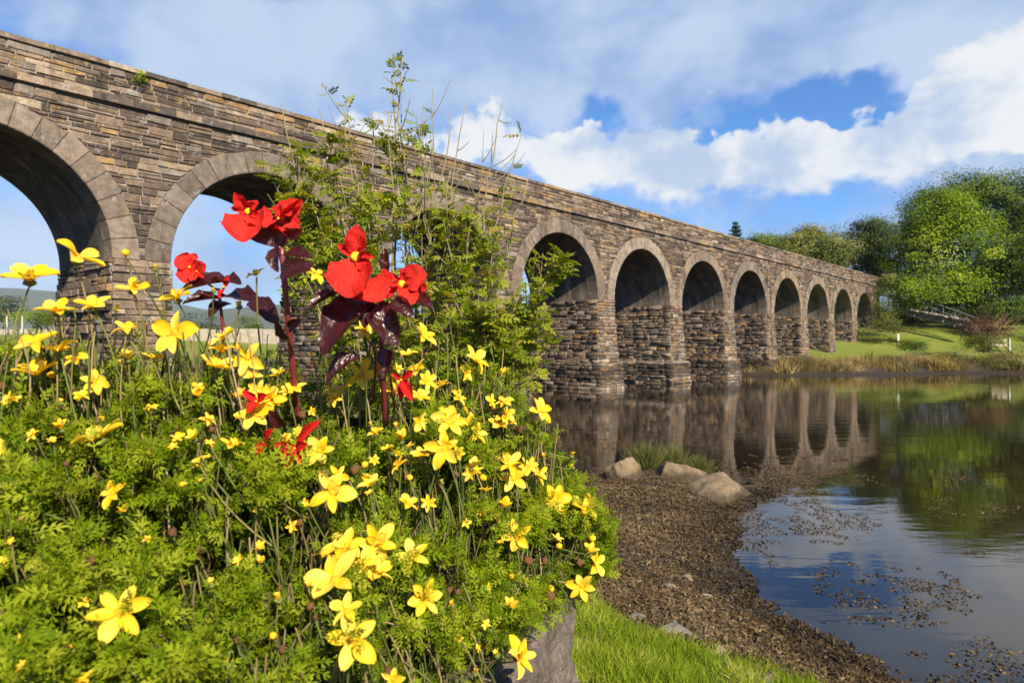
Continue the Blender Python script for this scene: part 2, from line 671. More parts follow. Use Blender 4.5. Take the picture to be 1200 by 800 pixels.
# ------------------------------------------------------------------ the viaduct
# local coordinates: s along the bridge (0 = centre of a river pier), w into the bridge, z up
XV, U0, UB = 1306.0, 1.67769e-3, 0.26661e-3
TH = math.atan2(XV - 600, FPX)
SP = 7.7                                  # pier to pier
HTOP = .984 * SP                          # parapet top above the eye
DC = HTOP / .280
ZP = U0 * FPX * DC
B0 = np.array([(XV - 1 / U0 - 600) / FPX * ZP, ZP])
DV = np.array([math.sin(TH), math.cos(TH)])
NV = np.array([-math.cos(TH), math.sin(TH)])
BW = 4.6                                  # width of the bridge
ZTOP = EYE + HTOP
ZSTR = EYE + .2385 * DC                   # underside of the string course
ZCRN = EYE + .1995 * DC                   # soffit at the crown
RIN = 3.10
ROUT = RIN + .64
ZSPR = ZCRN - RIN
P_FIRST, P_LAST = -5, 7
S0, S1 = (P_FIRST - .45) * SP, (P_LAST + .33) * SP
HPT = SP / 2 - RIN                        # half pier at the springing


def B(a):
    """local (s, w, z) rows -> world"""
    a = np.asarray(a, float).reshape(-1, 3)
    xy = B0[None] + a[:, :1] * DV[None] + a[:, 1:2] * NV[None]
    return np.c_[xy, a[:, 2]]


def hp(z):
    """half width of a pier at height z"""
    return HPT + .22 * np.clip((ZSPR - z) / (ZSPR + 1), 0, 1) + np.where(z < 1.35, .16, 0)


def bat(z):
    """how far a pier's front stands out from the wall"""
    return .04 + .30 * np.clip((ZSPR - z) / (ZSPR + 1), 0, 1) + np.where(z < 1.35, .18, 0)


# stone and mortar
def stone_mat(name, weather=1.0, base_attr=True, flat=(.2, .16, .12), bstr=.9):
    m, nt = mat_new(name)
    p = pos(nt)
    z = nt.n('ShaderNodeSeparateXYZ')
    nt.put(z.inputs[0], p)
    z = z.outputs[2]
    c = attr(nt, 'scol', 'Color') if base_attr else flat
    big = nt.noise(p, .55, 4, .6)
    mid = nt.noise(p, 4.5, 4, .65)
    fin = nt.noise(p, 28, 3, .7)
    c = nt.mix(nt.rng(mid, .28, .72, 0, 1), nt.mix(1.0, c, (.58, .56, .55), 'MULTIPLY'), c)
    c = nt.mix(nt.rng(fin, .35, .75, 0, .5), c, nt.mix(1.0, c, (1.7, 1.65, 1.55), 'MULTIPLY'))
    # soot and damp, large and irregular
    c = nt.mix(nt.rng(big, .52, .76, 0, .6 * weather), c, nt.mix(1.0, c, (.36, .34, .36), 'MULTIPLY'))
    # damp runs down the face
    sm_ = nt.n('ShaderNodeMapping')
    nt.put(sm_.inputs[0], p)
    sm_.inputs['Scale'].default_value = (1.6, 1.6, .16)
    run = nt.noise(sm_.outputs[0], 1.3, 4, .6)
    c = nt.mix(nt.rng(run, .52, .68, 0, .6), c, nt.mix(1.0, c, (.30, .28, .27), 'MULTIPLY'))
    # ochre and pale lichen
    l0 = nt.noise(p, 2.6, 5, .72)
    spk = nt.rng(fin, .40, .58)
    c = nt.mix(nt.m('MULTIPLY', nt.m('MULTIPLY', nt.rng(l0, .58, .66), spk), .70 * weather), c, (.40, .245, .07))
    c = nt.mix(nt.m('MULTIPLY', nt.m('MULTIPLY', nt.rng(l0, .42, .35), spk), .50 * weather), c, (.46, .45, .40))
    # tide mark: weed-dark band, scoured paler foot
    zz = nt.m('ADD', z, nt.m('MULTIPLY', nt.m('SUBTRACT', mid, .5), .55))
    tide = nt.m('MULTIPLY', nt.rng(zz, 1.40, 1.05), nt.rng(zz, .25, .6))
    c = nt.mix(nt.m('MULTIPLY', tide, .62), c, (.022, .019, .013))
    h = nt.m('ADD', nt.m('MULTIPLY', mid, 1.0), nt.m('MULTIPLY', fin, .55))
    finish(nt, principled(nt, c, .88, .25, bump(nt, h, bstr, .05)))
    return m


m_stone = stone_mat('rubble stone')
m_dress = stone_mat('dressed stone', .8, bstr=.7)
m_mort = stone_mat('mortar', .8, False, (.34, .28, .225))
m_vault = None
m, nt = mat_new('vault lining')
p = pos(nt)
st = nt.n('ShaderNodeMapping')
nt.put(st.inputs[0], p)
st.inputs['Scale'].default_value = (1, 1, .22)
vn = nt.noise(st.outputs[0], 2.2, 6, .65)
vc = nt.ramp(vn, [(.28, (.035, .03, .025)), (.48, (.115, .092, .072)), (.62, (.20, .165, .13)), (.74, (.40, .375, .34))])
bk = nt.n('ShaderNodeTexBrick')
mpb = nt.n('ShaderNodeMapping')
nt.put(mpb.inputs[0], p)
mpb.inputs['Rotation'].default_value = (math.radians(90), 0, -TH + math.pi)
nt.put(bk.inputs['Vector'], mpb.outputs[0])
vc = nt.mix(nt.rng(nt.noise(p, 1.1, 4, .6), .45, .7, 0, .7), vc, nt.mix(1.0, vc, (.35, .35, .33), 'MULTIPLY'))
finish(nt, principled(nt, vc, .85, .25, bump(nt, nt.m('ADD', vn, nt.noise(p, 14, 5, .65)), .6, .05)))
nt.t.nodes.remove(bk)
m_vault = m

PAL = np.array([(.075, .063, .056), (.105, .086, .073), (.15, .118, .094), (.20, .158, .122), (.255, .205, .155), (.215, .20, .185), (.29, .20, .095), (.33, .285, .225)]) * np.array([.99, .895, .83])
PW = np.array([.16, .20, .21, .17, .10, .08, .05, .03])


def stone_verts(C, proud, back, gap, inset, rough, rng=random):
    """C: 4 corners (a, z) anticlockwise seen from outside -> 12 rows (a, out, z)"""
    C = np.asarray(C, float)
    ce = C.mean(0)

    def shrink(k):
        e = C - ce
        sx, sz = max(np.abs(e[:, 0]).max(), 1e-3), max(np.abs(e[:, 1]).max(), 1e-3)
        return ce + e * np.array([max(.3, 1 - k / sx), max(.3, 1 - k / sz)])
    a = shrink(gap)
    b = shrink(gap + inset)
    rows = [(x, -back, z) for x, z in a]
    rows += [(x + rng.uniform(-.3, .3) * gap, proud - inset * .9 + rng.uniform(-.4, .4) * rough, z + rng.uniform(-.3, .3) * gap) for x, z in a]
    rows += [(x + rng.uniform(-.6, .6) * inset, proud + rng.uniform(-1, 1) * rough, z + rng.uniform(-.6, .6) * inset) for x, z in b]
    return np.array(rows)


SF = [(0, 1, 5, 4), (1, 2, 6, 5), (2, 3, 7, 6), (3, 0, 4, 7), (4, 5, 9, 8), (5, 6, 10, 9), (6, 7, 11, 10), (7, 4, 8, 11), (8, 9, 10, 11)]


def pick_col(bias=0.0):
    w_ = PW.copy()
    if bias > 0:
        w_[3:] *= 1 + bias * 3
    c = PAL[np.searchsorted(np.cumsum(w_ / w_.sum()), random.random())]
    return c * random.uniform(.82, 1.22)


STONES = []       # (parent key, world verts 12x3, colour, projected size)


def psize(wv):
    c = wv.mean(0)
    if c[1] < 1:
        return 0
    q = np.c_[(wv[:, 0]) / wv[:, 1], (wv[:, 2] - EYE) / wv[:, 1]] * FPX
    x0, x1, y0, y1 = q[:, 0].min(), q[:, 0].max(), q[:, 1].min(), q[:, 1].max()
    if x1 < -600 or x0 > 600 or y1 > 402 + 40:
        return 0
    cx, cy_ = q.mean(0)
    px, py = cx + 600, HOR - cy_
    vis = 1.0
    if py > 395 and px < 600:
        vis = .0
    if 330 < px < 600 and py > 190:
        vis *= .4
    return (x1 - x0) * (y1 - y0) * vis


def rows_of(z0, z1, h0, h1, rng=random):
    zs = [z0]
    while zs[-1] < z1 - h0 * .6:
        zs.append(zs[-1] + rng.uniform(h0, h1))
    k = (z1 - z0) / (zs[-1] - z0)
    return [z0 + (q - z0) * k for q in zs]


def lay(key, za, zb, L, R, mapper, l0, l1, proud, rough, bias=0.0):
    """one course: L and R give the ends at za and zb"""
    la, lb = L
    ra, rb = R
    xl, xr = max(la, lb) + .07, min(ra, rb) - .07
    if xr - xl < l0 * .5:
        if max(ra - la, rb - lb) < .06:
            return
        marks = []
    else:
        marks = [xl + random.uniform(0, l1 * .5)] if lb != la else [la + random.uniform(l0, l1)]
        while marks[-1] < xr - l0 * .6:
            marks.append(marks[-1] + random.uniform(l0, l1) * (1.6 if random.random() < .12 else 1))
        marks = [x for x in marks if x < xr - l0 * .3]
    edges = [(la, lb)] + [(x + random.uniform(-.03, .03), x + random.uniform(-.03, .03)) for x in marks] + [(ra, rb)]
    for (p0, p1), (q0, q1) in zip(edges[:-1], edges[1:]):
        split = 2 if (zb - za > .20 and random.random() < .34 and q0 - p0 > .3) else 1
        for q in range(split):
            f0, f1 = q / split, (q + 1) / split
            va, vb = za + (zb - za) * f0, za + (zb - za) * f1
            j = [random.uniform(-.014, .014) for _ in range(4)]
            C = [(p0 + (p1 - p0) * f0, va + j[0]), (q0 + (q1 - q0) * f0, va + j[1]), (q0 + (q1 - q0) * f1, vb + j[2]), (p0 + (p1 - p0) * f1, vb + j[3])]
            pr = proud * random.uniform(.35, 1.5)
            if random.random() < .06:
                pr = proud * .1
            wv = B(mapper(stone_verts(C, pr, .06, random.uniform(.010, .020), .016, rough)))
            STONES.append((key, wv, pick_col(bias), psize(wv)))


viaduct = thing('stone_viaduct', (*B0, 0.0), 'long brown stone railway viaduct with a row of tall arches over water', 'viaduct')
arches = list(range(P_FIRST, P_LAST))      # arch i stands between piers i and i+1


def strip(rows_a, rows_b):
    """quads between two equally long polylines (world rows)"""
    n = len(rows_a)
    v = np.vstack([rows_a, rows_b])
    f = [(i, i + 1, n + i + 1, n + i) for i in range(n - 1)]
    return v, f


# --- body: spandrel walls (mortar bed), deck, vaults, piers
NA = 40
body = MB()
EPS = .012
for i in arches:
    c = (i + .5) * SP
    an = np.linspace(math.pi, 0, NA + 1)
    ax = c + RIN * np.cos(an)
    azz = ZSPR + RIN * np.sin(an)
    for wq in (EPS, BW - EPS):
        lo = B(np.c_[ax, np.full(NA + 1, wq), azz])
        up = B(np.c_[ax, np.full(NA + 1, wq), np.full(NA + 1, ZSTR)])
        v, f = strip(lo, up)
        body.put(v, f if wq < 1 else [q[::-1] for q in f])
for i in range(P_FIRST, P_LAST + 1):
    a0, a1 = (i * SP - HPT, i * SP + HPT)
    if i == P_FIRST:
        a0 = S0
    if i == P_LAST:
        a1 = S1
    for wq in (EPS, BW - EPS):
        v = B([(a0, wq, ZSPR), (a1, wq, ZSPR), (a1, wq, ZSTR), (a0, wq, ZSTR)])
        body.put(v, [(0, 1, 2, 3) if wq < 1 else (3, 2, 1, 0)])
body.put(B([(S0, EPS, ZSTR), (S1, EPS, ZSTR), (S1, BW - EPS, ZSTR), (S0, BW - EPS, ZSTR)]), [(0, 1, 2, 3)])
body.put(B([(S1, EPS, ZSPR), (S1, BW - EPS, ZSPR), (S1, BW - EPS, ZSTR), (S1, EPS, ZSTR)]), [(0, 1, 2, 3)])
wall = body.build('spandrel_wall', m_mort, viaduct, (*B0, 0))
for i in arches:
    c = (i + .5) * SP
    an = np.linspace(math.pi, 0, NA + 1)
    rows = [(c + RIN * math.cos(t), ZSPR + RIN * math.sin(t)) for t in an]
    f_ = B([(s_, .30, z_) for s_, z_ in rows])
    b_ = B([(s_, BW - EPS, z_) for s_, z_ in rows])
    v, f = strip(f_, b_)
    obj('vault', v, [q[::-1] for q in f], m_vault, viaduct, (*B((c, 1, ZCRN))[0],), smooth=True)

# --- parapet core, string course, coping
par = MB()
for w0, w1 in ((EPS, .42), (BW - .42, BW - EPS)):
    v, f = box(S0, S1, w0, w1, ZSTR + .002, ZTOP - .15)
    par.put(B(v), f)
parapet = par.build('parapet', m_mort, viaduct, (*B0, ZSTR))


def long_stones(name, z0, z1, out, inn, l0, l1, parent, mat):
    s = S0
    k = 0
    while s < S1 - .01:
        e = min(S1, s + random.uniform(l0, l1))
        if S1 - e < .3:
            e = S1
        dz = random.uniform(-.006, .006)
        o_ = out + random.uniform(-.012, .012)
        g = .006
        v = [(s + g, -o_, z0 + dz + .015), (e - g, -o_, z0 + dz + .015), (e - g, -o_, z1 + dz - .02), (s + g, -o_, z1 + dz - .02),
             (s + g, -o_ + .02, z0 + dz), (e - g, -o_ + .02, z0 + dz), (e - g, inn, z0 + dz), (s + g, inn, z0 + dz),
             (s + g, -o_ + .03, z1 + dz), (e - g, -o_ + .03, z1 + dz), (e - g, inn, z1 + dz), (s + g, inn, z1 + dz)]
        f = [(0, 1, 2, 3), (4, 5, 1, 0), (7, 6, 5, 4), (3, 2, 9, 8), (8, 9, 10, 11), (6, 7, 11, 10), (5, 6, 10, 9, 2, 1), (7, 4, 0, 3, 8, 11)]
        wv = B(v)
        col = np.tile(pick_col(.2) * .95 + .02, (len(v), 1))
        obj(name, wv, f, mat, parent, tuple(wv.mean(0)), {'scol': col})
        s = e
        k += 1


long_stones('coping_stone', ZTOP - .15, ZTOP, .075, .48, .9, 1.7, parapet, m_stone)
long_stones('string_course_stone', ZSTR, ZSTR + .21, .13, .08, .55, 1.3, parapet, m_stone)
bk_ = MB()
v, f = box(S0, S1, BW - .48, BW + .075, ZTOP - .148, ZTOP)
bk_.put(B(v), f)
bk_.build('back_coping', m_mort, parapet, (*B0, ZTOP))

# --- voussoirs, one mesh each under their ring
NV_ = 19
ARCH_DEP = .62
for i in arches:
    c = (i + .5) * SP
    ring = None
    # the ring's bedding, a thin curved band just behind the stones
    an = np.linspace(math.pi, 0, NA + 1)
    fi = B([(c + (RIN + .02) * math.cos(t), .004, ZSPR + (RIN + .02) * math.sin(t)) for t in an])
    fo = B([(c + (ROUT - .02) * math.cos(t), .004, ZSPR + (ROUT - .02) * math.sin(t)) for t in an])
    v, f = strip(fi, fo)
    ring = obj('arch_ring', v, f, m_mort, viaduct, tuple(B((c, 0, ZCRN))[0]))
    ring_c = pick_col(.4)
    for k in range(NV_):
        a0 = math.pi * (k / NV_)
        a1 = math.pi * ((k + 1) / NV_)
        g = .011 / ROUT
        ro = ROUT + random.uniform(-.03, .05)
        pr = .055 + random.uniform(-.012, .015)
        rows = []
        nseg = 3
        for (r_, w_) in ((RIN - .012, ARCH_DEP), (RIN - .012, -pr + .02), (RIN + .012, -pr), (ro - .02, -pr + random.uniform(-.012, .012)), (ro, -pr + .025), (ro, .05)):
            for j in range(nseg + 1):
                t = a0 + g + (a1 - a0 - 2 * g) * j / nseg
                rows.append((c + r_ * math.cos(t), w_, ZSPR + r_ * math.sin(t)))
        f = []
        n1_ = nseg + 1
        for a in range(5):
            for j in range(nseg):
                f.append((a * n1_ + j, a * n1_ + j + 1, (a + 1) * n1_ + j + 1, (a + 1) * n1_ + j))
        f.append(tuple(a * n1_ for a in range(6)))
        f.append(tuple(a * n1_ + nseg for a in range(5, -1, -1)))
        wv = B(rows)
        colr = (np.array([.215, .175, .142]) * .7 + ring_c * .3) * random.uniform(.74, 1.2)
        obj('voussoir', wv, f, m_dress, ring, tuple(wv.mean(0)), {'scol': np.tile(colr, (len(rows), 1))})

# --- piers: battered core, rubble faces
piers = {}
for i in range(P_FIRST, P_LAST + 1):
    zs = np.array([-1.6, 1.349, 1.351, ZSPR + .01])
    core = MB()
    a_l = np.array([i * SP - hp(z) + .03 for z in zs])
    a_r = np.array([i * SP + hp(z) - .03 for z in zs])
    if i == P_FIRST:
        a_l[:] = S0
    if i == P_LAST:
        a_r[:] = S1
    w_f = np.array([-bat(z) + .03 for z in zs])
    w_b = np.array([BW + bat(z) - .03 for z in zs])
    v, f = [], []
    for k in range(len(zs)):
        v += [(a_l[k], w_f[k], zs[k]), (a_r[k], w_f[k], zs[k]), (a_r[k], w_b[k], zs[k]), (a_l[k], w_b[k], zs[k])]
    for k in range(len(zs) - 1):
        for q in range(4):
            q2 = (q + 1) % 4
            f.append((4 * k + q, 4 * k + q2, 4 * k + 4 + q2, 4 * k + 4 + q))
    f.append(tuple(range(4 * len(zs) - 4, 4 * len(zs))))
    core.put(B(v), f)
    piers[i] = core.build('pier', m_mort, viaduct, (*B((i * SP, BW / 2, 0))[0],))
    if i < -4:
        continue
    # front face
    zr = rows_of(-.25, ZSPR, .13, .27)
    for za, zb in zip(zr[:-1], zr[1:]):
        zm = (za + zb) / 2
        hw = hp(zm) + random.uniform(-.03, .04)
        L = (i * SP - hw, i * SP - hw)
        R = (i * SP + hw, i * SP + hw) if i < P_LAST else (S1, S1)
        fw = -bat(zm)
        lay(('pier', i), za, zb, L, R, lambda r, fw=fw: np.c_[r[:, 0], fw - r[:, 1], r[:, 2]], .26, .62, .045, .014, 1.3)
    # side facing the near end, seen through the arch: thin slabby rubble with ledges
    zr = rows_of(-.25, ZSPR, .10, .27)
    for za, zb in zip(zr[:-1], zr[1:]):
        zm = (za + zb) / 2
        sh = i * SP - hp(zm)
        lay(('pier', i), za, zb, (-bat(zm) + .03, -bat(zm) + .03), (BW + bat(zm), BW + bat(zm)),
            lambda r, sh=sh: np.c_[sh - r[:, 1], r[:, 0], r[:, 2]], .22, .85, .062 * random.uniform(.5, 1.5), .02, 1.3)
# thin impost ledge at the springing of every pier
# --- spandrel and parapet rubble
zr = rows_of(ZSPR, ZSTR - .01, .09, .27)
for za, zb in zip(zr[:-1], zr[1:]):
    def half(z):
        q = ROUT ** 2 - (z - ZSPR) ** 2
        return math.sqrt(q) + .015 if q > 0 else None
    ha, hb = half(za), half(zb)
    mp_ = lambda r: np.c_[r[:, 0], -r[:, 1], r[:, 2]]
    if ha is None:
        lay(('wall', 0), za, zb, (S0, S0), (S1, S1), mp_, .24, .75, .028, .009)
        continue
    hb = hb if hb is not None else 0.0
    for i in range(P_FIRST, P_LAST + 1):
        cl, cr = (i - .5) * SP, (i + .5) * SP
        L = (cl + ha, cl + hb) if i > P_FIRST else (S0, S0)
        R = (cr - ha, cr - hb) if i < P_LAST else (S1, S1)
        lay(('wall', 0), za, zb, L, R, mp_, .22, .70, .028, .009)
zr = rows_of(ZSTR + .215, ZTOP - .155, .09, .26)
for za, zb in zip(zr[:-1], zr[1:]):
    lay(('parapet', 0), za, zb, (S0, S0), (S1, S1), lambda r: np.c_[r[:, 0], -r[:, 1], r[:, 2]], .26, .95, .026, .009, .15)

order = sorted(range(len(STONES)), key=lambda k: -STONES[k][3])
big = set(order[:300])
rv, rf, rc = [], [], []
sfa = np.array(SF)
for k, (key, wv, col, ps) in enumerate(STONES):
    if k in big:
        par_ = wall if key[0] == 'wall' else parapet if key[0] == 'parapet' else piers[key[1]]
        obj('stone', wv, SF, m_stone, par_, tuple(wv.mean(0)), {'scol': np.tile(col, (12, 1))})
    else:
        rf.append(sfa + 12 * len(rv))
        rv.append(wv)
        rc.append(np.tile(col, (12, 1)))
rub = obj('rubble_masonry', np.vstack(rv), np.vstack(rf), m_stone, viaduct, (*B0, 0), {'scol': np.vstack(rc)})
tag(rub, kind='stuff')
# ------------------------------------------------------------------ shore: rocks, weed, grass
def rock_mesh(size, seed, sub=4, flat=.55, rough=.22, cuts=6):
    """a boulder: a ball chipped by planes and roughened -> verts, faces"""
    import bmesh
    bm = bmesh.new()
    bmesh.ops.create_icosphere(bm, subdivisions=sub, radius=1.0)
    v = np.array([q.co[:] for q in bm.verts])
    f = [tuple(x.index for x in q.verts) for q in bm.faces]
    bm.free()
    r = np.random.default_rng(seed)
    for _ in range(cuts):
        n = r.normal(size=3)
        n[2] = abs(n[2]) * .8
        n /= np.linalg.norm(n)
        d = r.uniform(.48, .80)
        over = np.clip(v @ n - d, 0, None)
        v = v - over[:, None] * n[None] * .93
    v = v * (1 + (fbm(v * 2.2 + seed, 4, seed) - .5)[:, None] * rough * 2)
    v[:, 2] = np.where(v[:, 2] < 0, v[:, 2] * flat, v[:, 2])
    return v * np.asarray(size)[None], f


def rock_mat(name, cols, scale=6.0, wetz=None):
    m, nt = mat_new(name)
    p = pos(nt)
    a = nt.noise(p, scale, 6, .65)
    b = nt.noise(p, scale * 7, 5, .7)
    c = nt.ramp(nt.m('ADD', nt.m('MULTIPLY', a, .65), nt.m('MULTIPLY', b, .35)), [(.3, cols[0]), (.5, cols[1]), (.7, cols[2])])
    if wetz is not None:
        z = nt.n('ShaderNodeSeparateXYZ')
        nt.put(z.inputs[0], p)
        k = nt.rng(nt.m('ADD', z.outputs[2], nt.m('MULTIPLY', nt.m('SUBTRACT', a, .5), .25)), wetz + .10, wetz - .06)
        c = nt.mix(nt.m('MULTIPLY', k, .8), c, (.03, .024, .013))
    v = nt.n('ShaderNodeTexVoronoi', feature='DISTANCE_TO_EDGE')
    nt.put(v.inputs['Vector'], nt.vm('ADD', p, nt.vm('SCALE', nt.noise(p, scale, 3, .5, out='Color'), scale=.25)))
    v.inputs['Scale'].default_value = scale * .45
    crack = nt.rng(v.outputs['Distance'], 0, .03)
    c = nt.mix(nt.m('MULTIPLY', nt.m('SUBTRACT', 1.0, crack), .35), c, (.04, .032, .025))
    h = nt.m('ADD', nt.m('ADD', a, nt.m('MULTIPLY', b, .5)), nt.m('MULTIPLY', crack, .15))
    finish(nt, principled(nt, c, .85, .25, bump(nt, h, .8, .03)))
    return m


m_rock = rock_mat('tan boulder', [(.105, .072, .042), (.19, .135, .082), (.26, .19, .12)], 5, .14)
m_pebble = rock_mat('shore stone', [(.17, .13, .09), (.28, .22, .155), (.38, .31, .22)], 14)
m_slate = rock_mat('dark shore slab', [(.085, .075, .068), (.15, .13, .115), (.22, .19, .165)], 7)


def boulder(px, py, wpx, hpx, label, seed, dep=.8, mat=m_rock, group=None, flat=.5, cuts=6, name='boulder', rz=None):
    g = hit(px, py)
    k = g[1] / FPX
    wx_, hz = wpx * k * .5, hpx * k * .75
    v, f = rock_mesh((wx_, wx_ * dep, hz), seed, 5 if wpx > 40 else 3, flat, .20, cuts)
    a = random.uniform(-.4, .4) if rz is None else rz
    v = np.c_[v[:, 0] * math.cos(a) - v[:, 1] * math.sin(a), v[:, 0] * math.sin(a) + v[:, 1] * math.cos(a), v[:, 2]]
    loc = np.array([g[0], g[1] + wx_ * dep * .4, g[2] - hz * .10])
    o = obj(name, v + loc, f, mat, None, tuple(loc), smooth=True)
    return tag(o, label, 'rock', group), loc, (wx_, wx_ * dep, hz)


B1, b1l, b1s = boulder(848, 584, 84, 58, 'largest rounded tan boulder at the end of the weedy spit', 3, .85, rz=.1, cuts=7)
B2, b2l, b2s = boulder(797, 560, 74, 36, 'low flat cracked tan boulder in the middle of the spit', 8, .7, cuts=7, rz=-.1)
B3, b3l, b3s = boulder(736, 559, 54, 54, 'tilted tan boulder at the left tip of the spit', 14, .8, cuts=7, rz=.3)
m_peb = m_pebble
for (px, py, wp, hp_, sd_, lb) in [
        (832, 702, 30, 10, 21, 'rounded pale stone lying on brown seaweed nearest the grass'),
        (787, 690, 26, 6, 22, 'flat pale stone on seaweed left of the rounded pale stone'),
        (806, 679, 18, 7, 23, 'small tan stone on seaweed above the flat pale stone'),
        (797, 655, 18, 5, 24, 'small flat stone on open seaweed farthest up the beach'),
        (700, 628, 30, 11, 25, 'grey-tan stone on the beach beside the yellow flowers')]:
    boulder(px, py, wp, hp_, lb, sd_, .8, m_peb, name='beach_stone')
boulder(792, 746, 62, 24, 'dark grey slab half buried at the grass edge', 31, .7, m_slate, name='stone_slab', cuts=8)
boulder(838, 764, 40, 9, 'pale flat stone wedged in the grass edge right of the dark slab', 32, .7, m_pebble, name='edge_stone')
boulder(905, 796, 44, 11, 'pale flat stone at the grass edge near the bottom of the frame', 33, .7, m_pebble, name='edge_stone')
boulder(748, 728, 26, 12, 'small dark stone at the grass edge left of the dark slab', 34, .8, m_slate, name='edge_stone')

# --- brown seaweed: thousands of curled fronds
t = np.linspace(-1, 1, 4)
fv = []
for i, x in enumerate(t):
    wd_ = (.28, .5, .42, .12)[i]
    zc = (.0, .22, .30, .05)[i]
    fv += [(x, -wd_, zc + .12), (x, wd_, zc)]
ff = [(2 * i, 2 * i + 2, 2 * i + 3, 2 * i + 1) for i in range(3)]
m_weed = leafy('bladder wrack', [(0, (.020, .013, .005)), (.35, (.074, .047, .020)), (.7, (.150, .100, .046)), (1, (.25, .18, .092))], .2, .65, .18, (1.1, .9, .6))


def field(n, x0, x1, y0, y1, keep):
    X = RNG.uniform(x0, x1, n)
    Y = y0 * (y1 / y0) ** RNG.uniform(0, 1, n)
    z, dw, db, df = ground_z(X, Y, True)
    k = keep(X, Y, z, dw, db, df)
    return X[k], Y[k], z[k], dw[k], db[k]


X, Y, Zg, dw_, db_ = field(400000, -1.5, 6.5, 2.2, 15.5, lambda X, Y, z, dw, db, df:
                           (dw > -.05) & (db < .04) & (np.abs(X / Y) < .8) & (X / Y > -.12) &
                           (RNG.uniform(0, 1, len(X)) < .35 + 1.1 * fbm(np.stack([X, Y, X * 0], 1) * 2.4, 3, 21) ** 1.5))
n = len(X)
sz = RNG.uniform(.0045, .015, n) * (1 + .035 * Y)
zd = np.c_[RNG.normal(0, .75, n), RNG.normal(-.3, .75, n), np.full(n, 1.0)]
M_ = basis(zd) * sz[:, None, None] * np.stack([RNG.uniform(.7, 2.2, n), np.ones(n), RNG.uniform(.5, 1.6, n)], 1)[:, None, :]
v, f, ci = scatter(fv, ff, M_, np.c_[X, Y, Zg + RNG.uniform(-.004, .03, n)])
tn = np.clip(RNG.normal(.45, .2, n) + .6 * (fbm(np.stack([X, Y, X * 0], 1) * 1.3, 3, 4) - .5) - .30 * (1 - sstep(dw_, .1, .9)), 0, 1)
weed = obj('seaweed', v, f, m_weed, attrs={'tone': tn[ci]})
tag(weed, 'brown seaweed covering the tidal beach', 'seaweed', kind='stuff')

# floating wrack drifting off the beach
X = RNG.uniform(1.5, 9, 170000)
Y = RNG.uniform(4.5, 24, 170000)
z, dw, db, df = ground_z(X, Y, True)
clm = fbm(np.stack([X, Y * .8, X * 0], 1) * 1.1, 4, 33)
clf = fbm(np.stack([X, Y, X * 0], 1) * 5, 2, 35)
k = (dw < .02) & ((clm * .65 + clf * .35) > .40 + .145 * np.clip(-dw, 0, 3.2) ** .42) & (dw > -4.5) & (RNG.uniform(0, 1, len(X)) < .8)
X, Y = X[k], Y[k]
n = len(X)
zd = np.c_[RNG.normal(0, .3, n), RNG.normal(0, .3, n), np.full(n, 1.0)]
v, f, ci = scatter(fv, ff, basis(zd) * RNG.uniform(.008, .022, n)[:, None, None], np.c_[X, Y, RNG.uniform(-.006, .003, n)])
fw_ = obj('floating_seaweed', v, f, m_weed, attrs={'tone': np.clip(RNG.normal(.42, .22, n), 0, 1)[ci]})
tag(fw_, 'scraps of brown seaweed floating on the shallows', 'seaweed', kind='stuff')

# --- grass of the near bank
bl = [(-.5, 0, 0), (.5, 0, 0), (-.36, .10, .5), (.36, .10, .5), (0, .42, 1)]
blf = [(0, 1, 3), (0, 3, 2), (2, 3, 4)]
m_grass = leafy('bank grass', [(0, (.10, .14, .012)), (.4, (.22, .30, .02)), (.7, (.33, .38, .04)), (.86, (.42, .40, .10)), (1, (.50, .40, .20))], .5, .6, .08, (1.15, 1.2, .15))


def blades(X, Y, Z, hmin, hmax, wid, lean=.35, rng=RNG):
    n = len(X)
    up = np.c_[rng.normal(0, lean, n), rng.normal(0, lean, n), np.ones(n)]
    M = basis(up)
    h = rng.uniform(hmin, hmax, n)
    return M * np.stack([wid * rng.uniform(.6, 1.4, n), h, h], 1)[:, None, :], np.c_[X, Y, Z]


X, Y, Zg, _, db_ = field(190000, -1.2, 3.4, 1.9, 7.5, lambda X, Y, z, dw, db, df: (db > -.02) & (X / Y > -.2) & (X / Y < .62))
X2, Y2, Z2, _, d2_ = field(90000, -7, .5, 1.9, 8.5, lambda X, Y, z, dw, db, df: (db > -.02) & (X / Y <= -.2) & (X / Y > -1.2))
X, Y, Zg, db_ = np.r_[X, X2], np.r_[Y, Y2], np.r_[Zg, Z2], np.r_[db_, d2_]
pn = fbm(np.stack([X, Y, X * 0], 1) * 3.0, 3, 41)
k = RNG.uniform(0, 1, len(X)) < .25 + pn * 1.2
X, Y, Zg, pn, db_ = X[k], Y[k], Zg[k], pn[k], db_[k]
M_, L_ = blades(X, Y, Zg - .005, .035, .105, .0045, .5)
M_ = M_ * (.55 + 1.0 * pn)[:, None, None]
v, f, ci = scatter(bl, blf, M_, L_)
tn = np.clip(RNG.normal(.50, .15, len(X)) + 1.3 * (fbm(np.stack([X, Y, X * 0], 1) * 5, 3, 43) - .5) - .15 * (db_ < .08), 0, 1)
gr = obj('grass', v, f, m_grass, attrs={'tone': tn[ci]})
tag(gr, 'bright green grass on the near bank beside the planter', 'grass', kind='stuff')

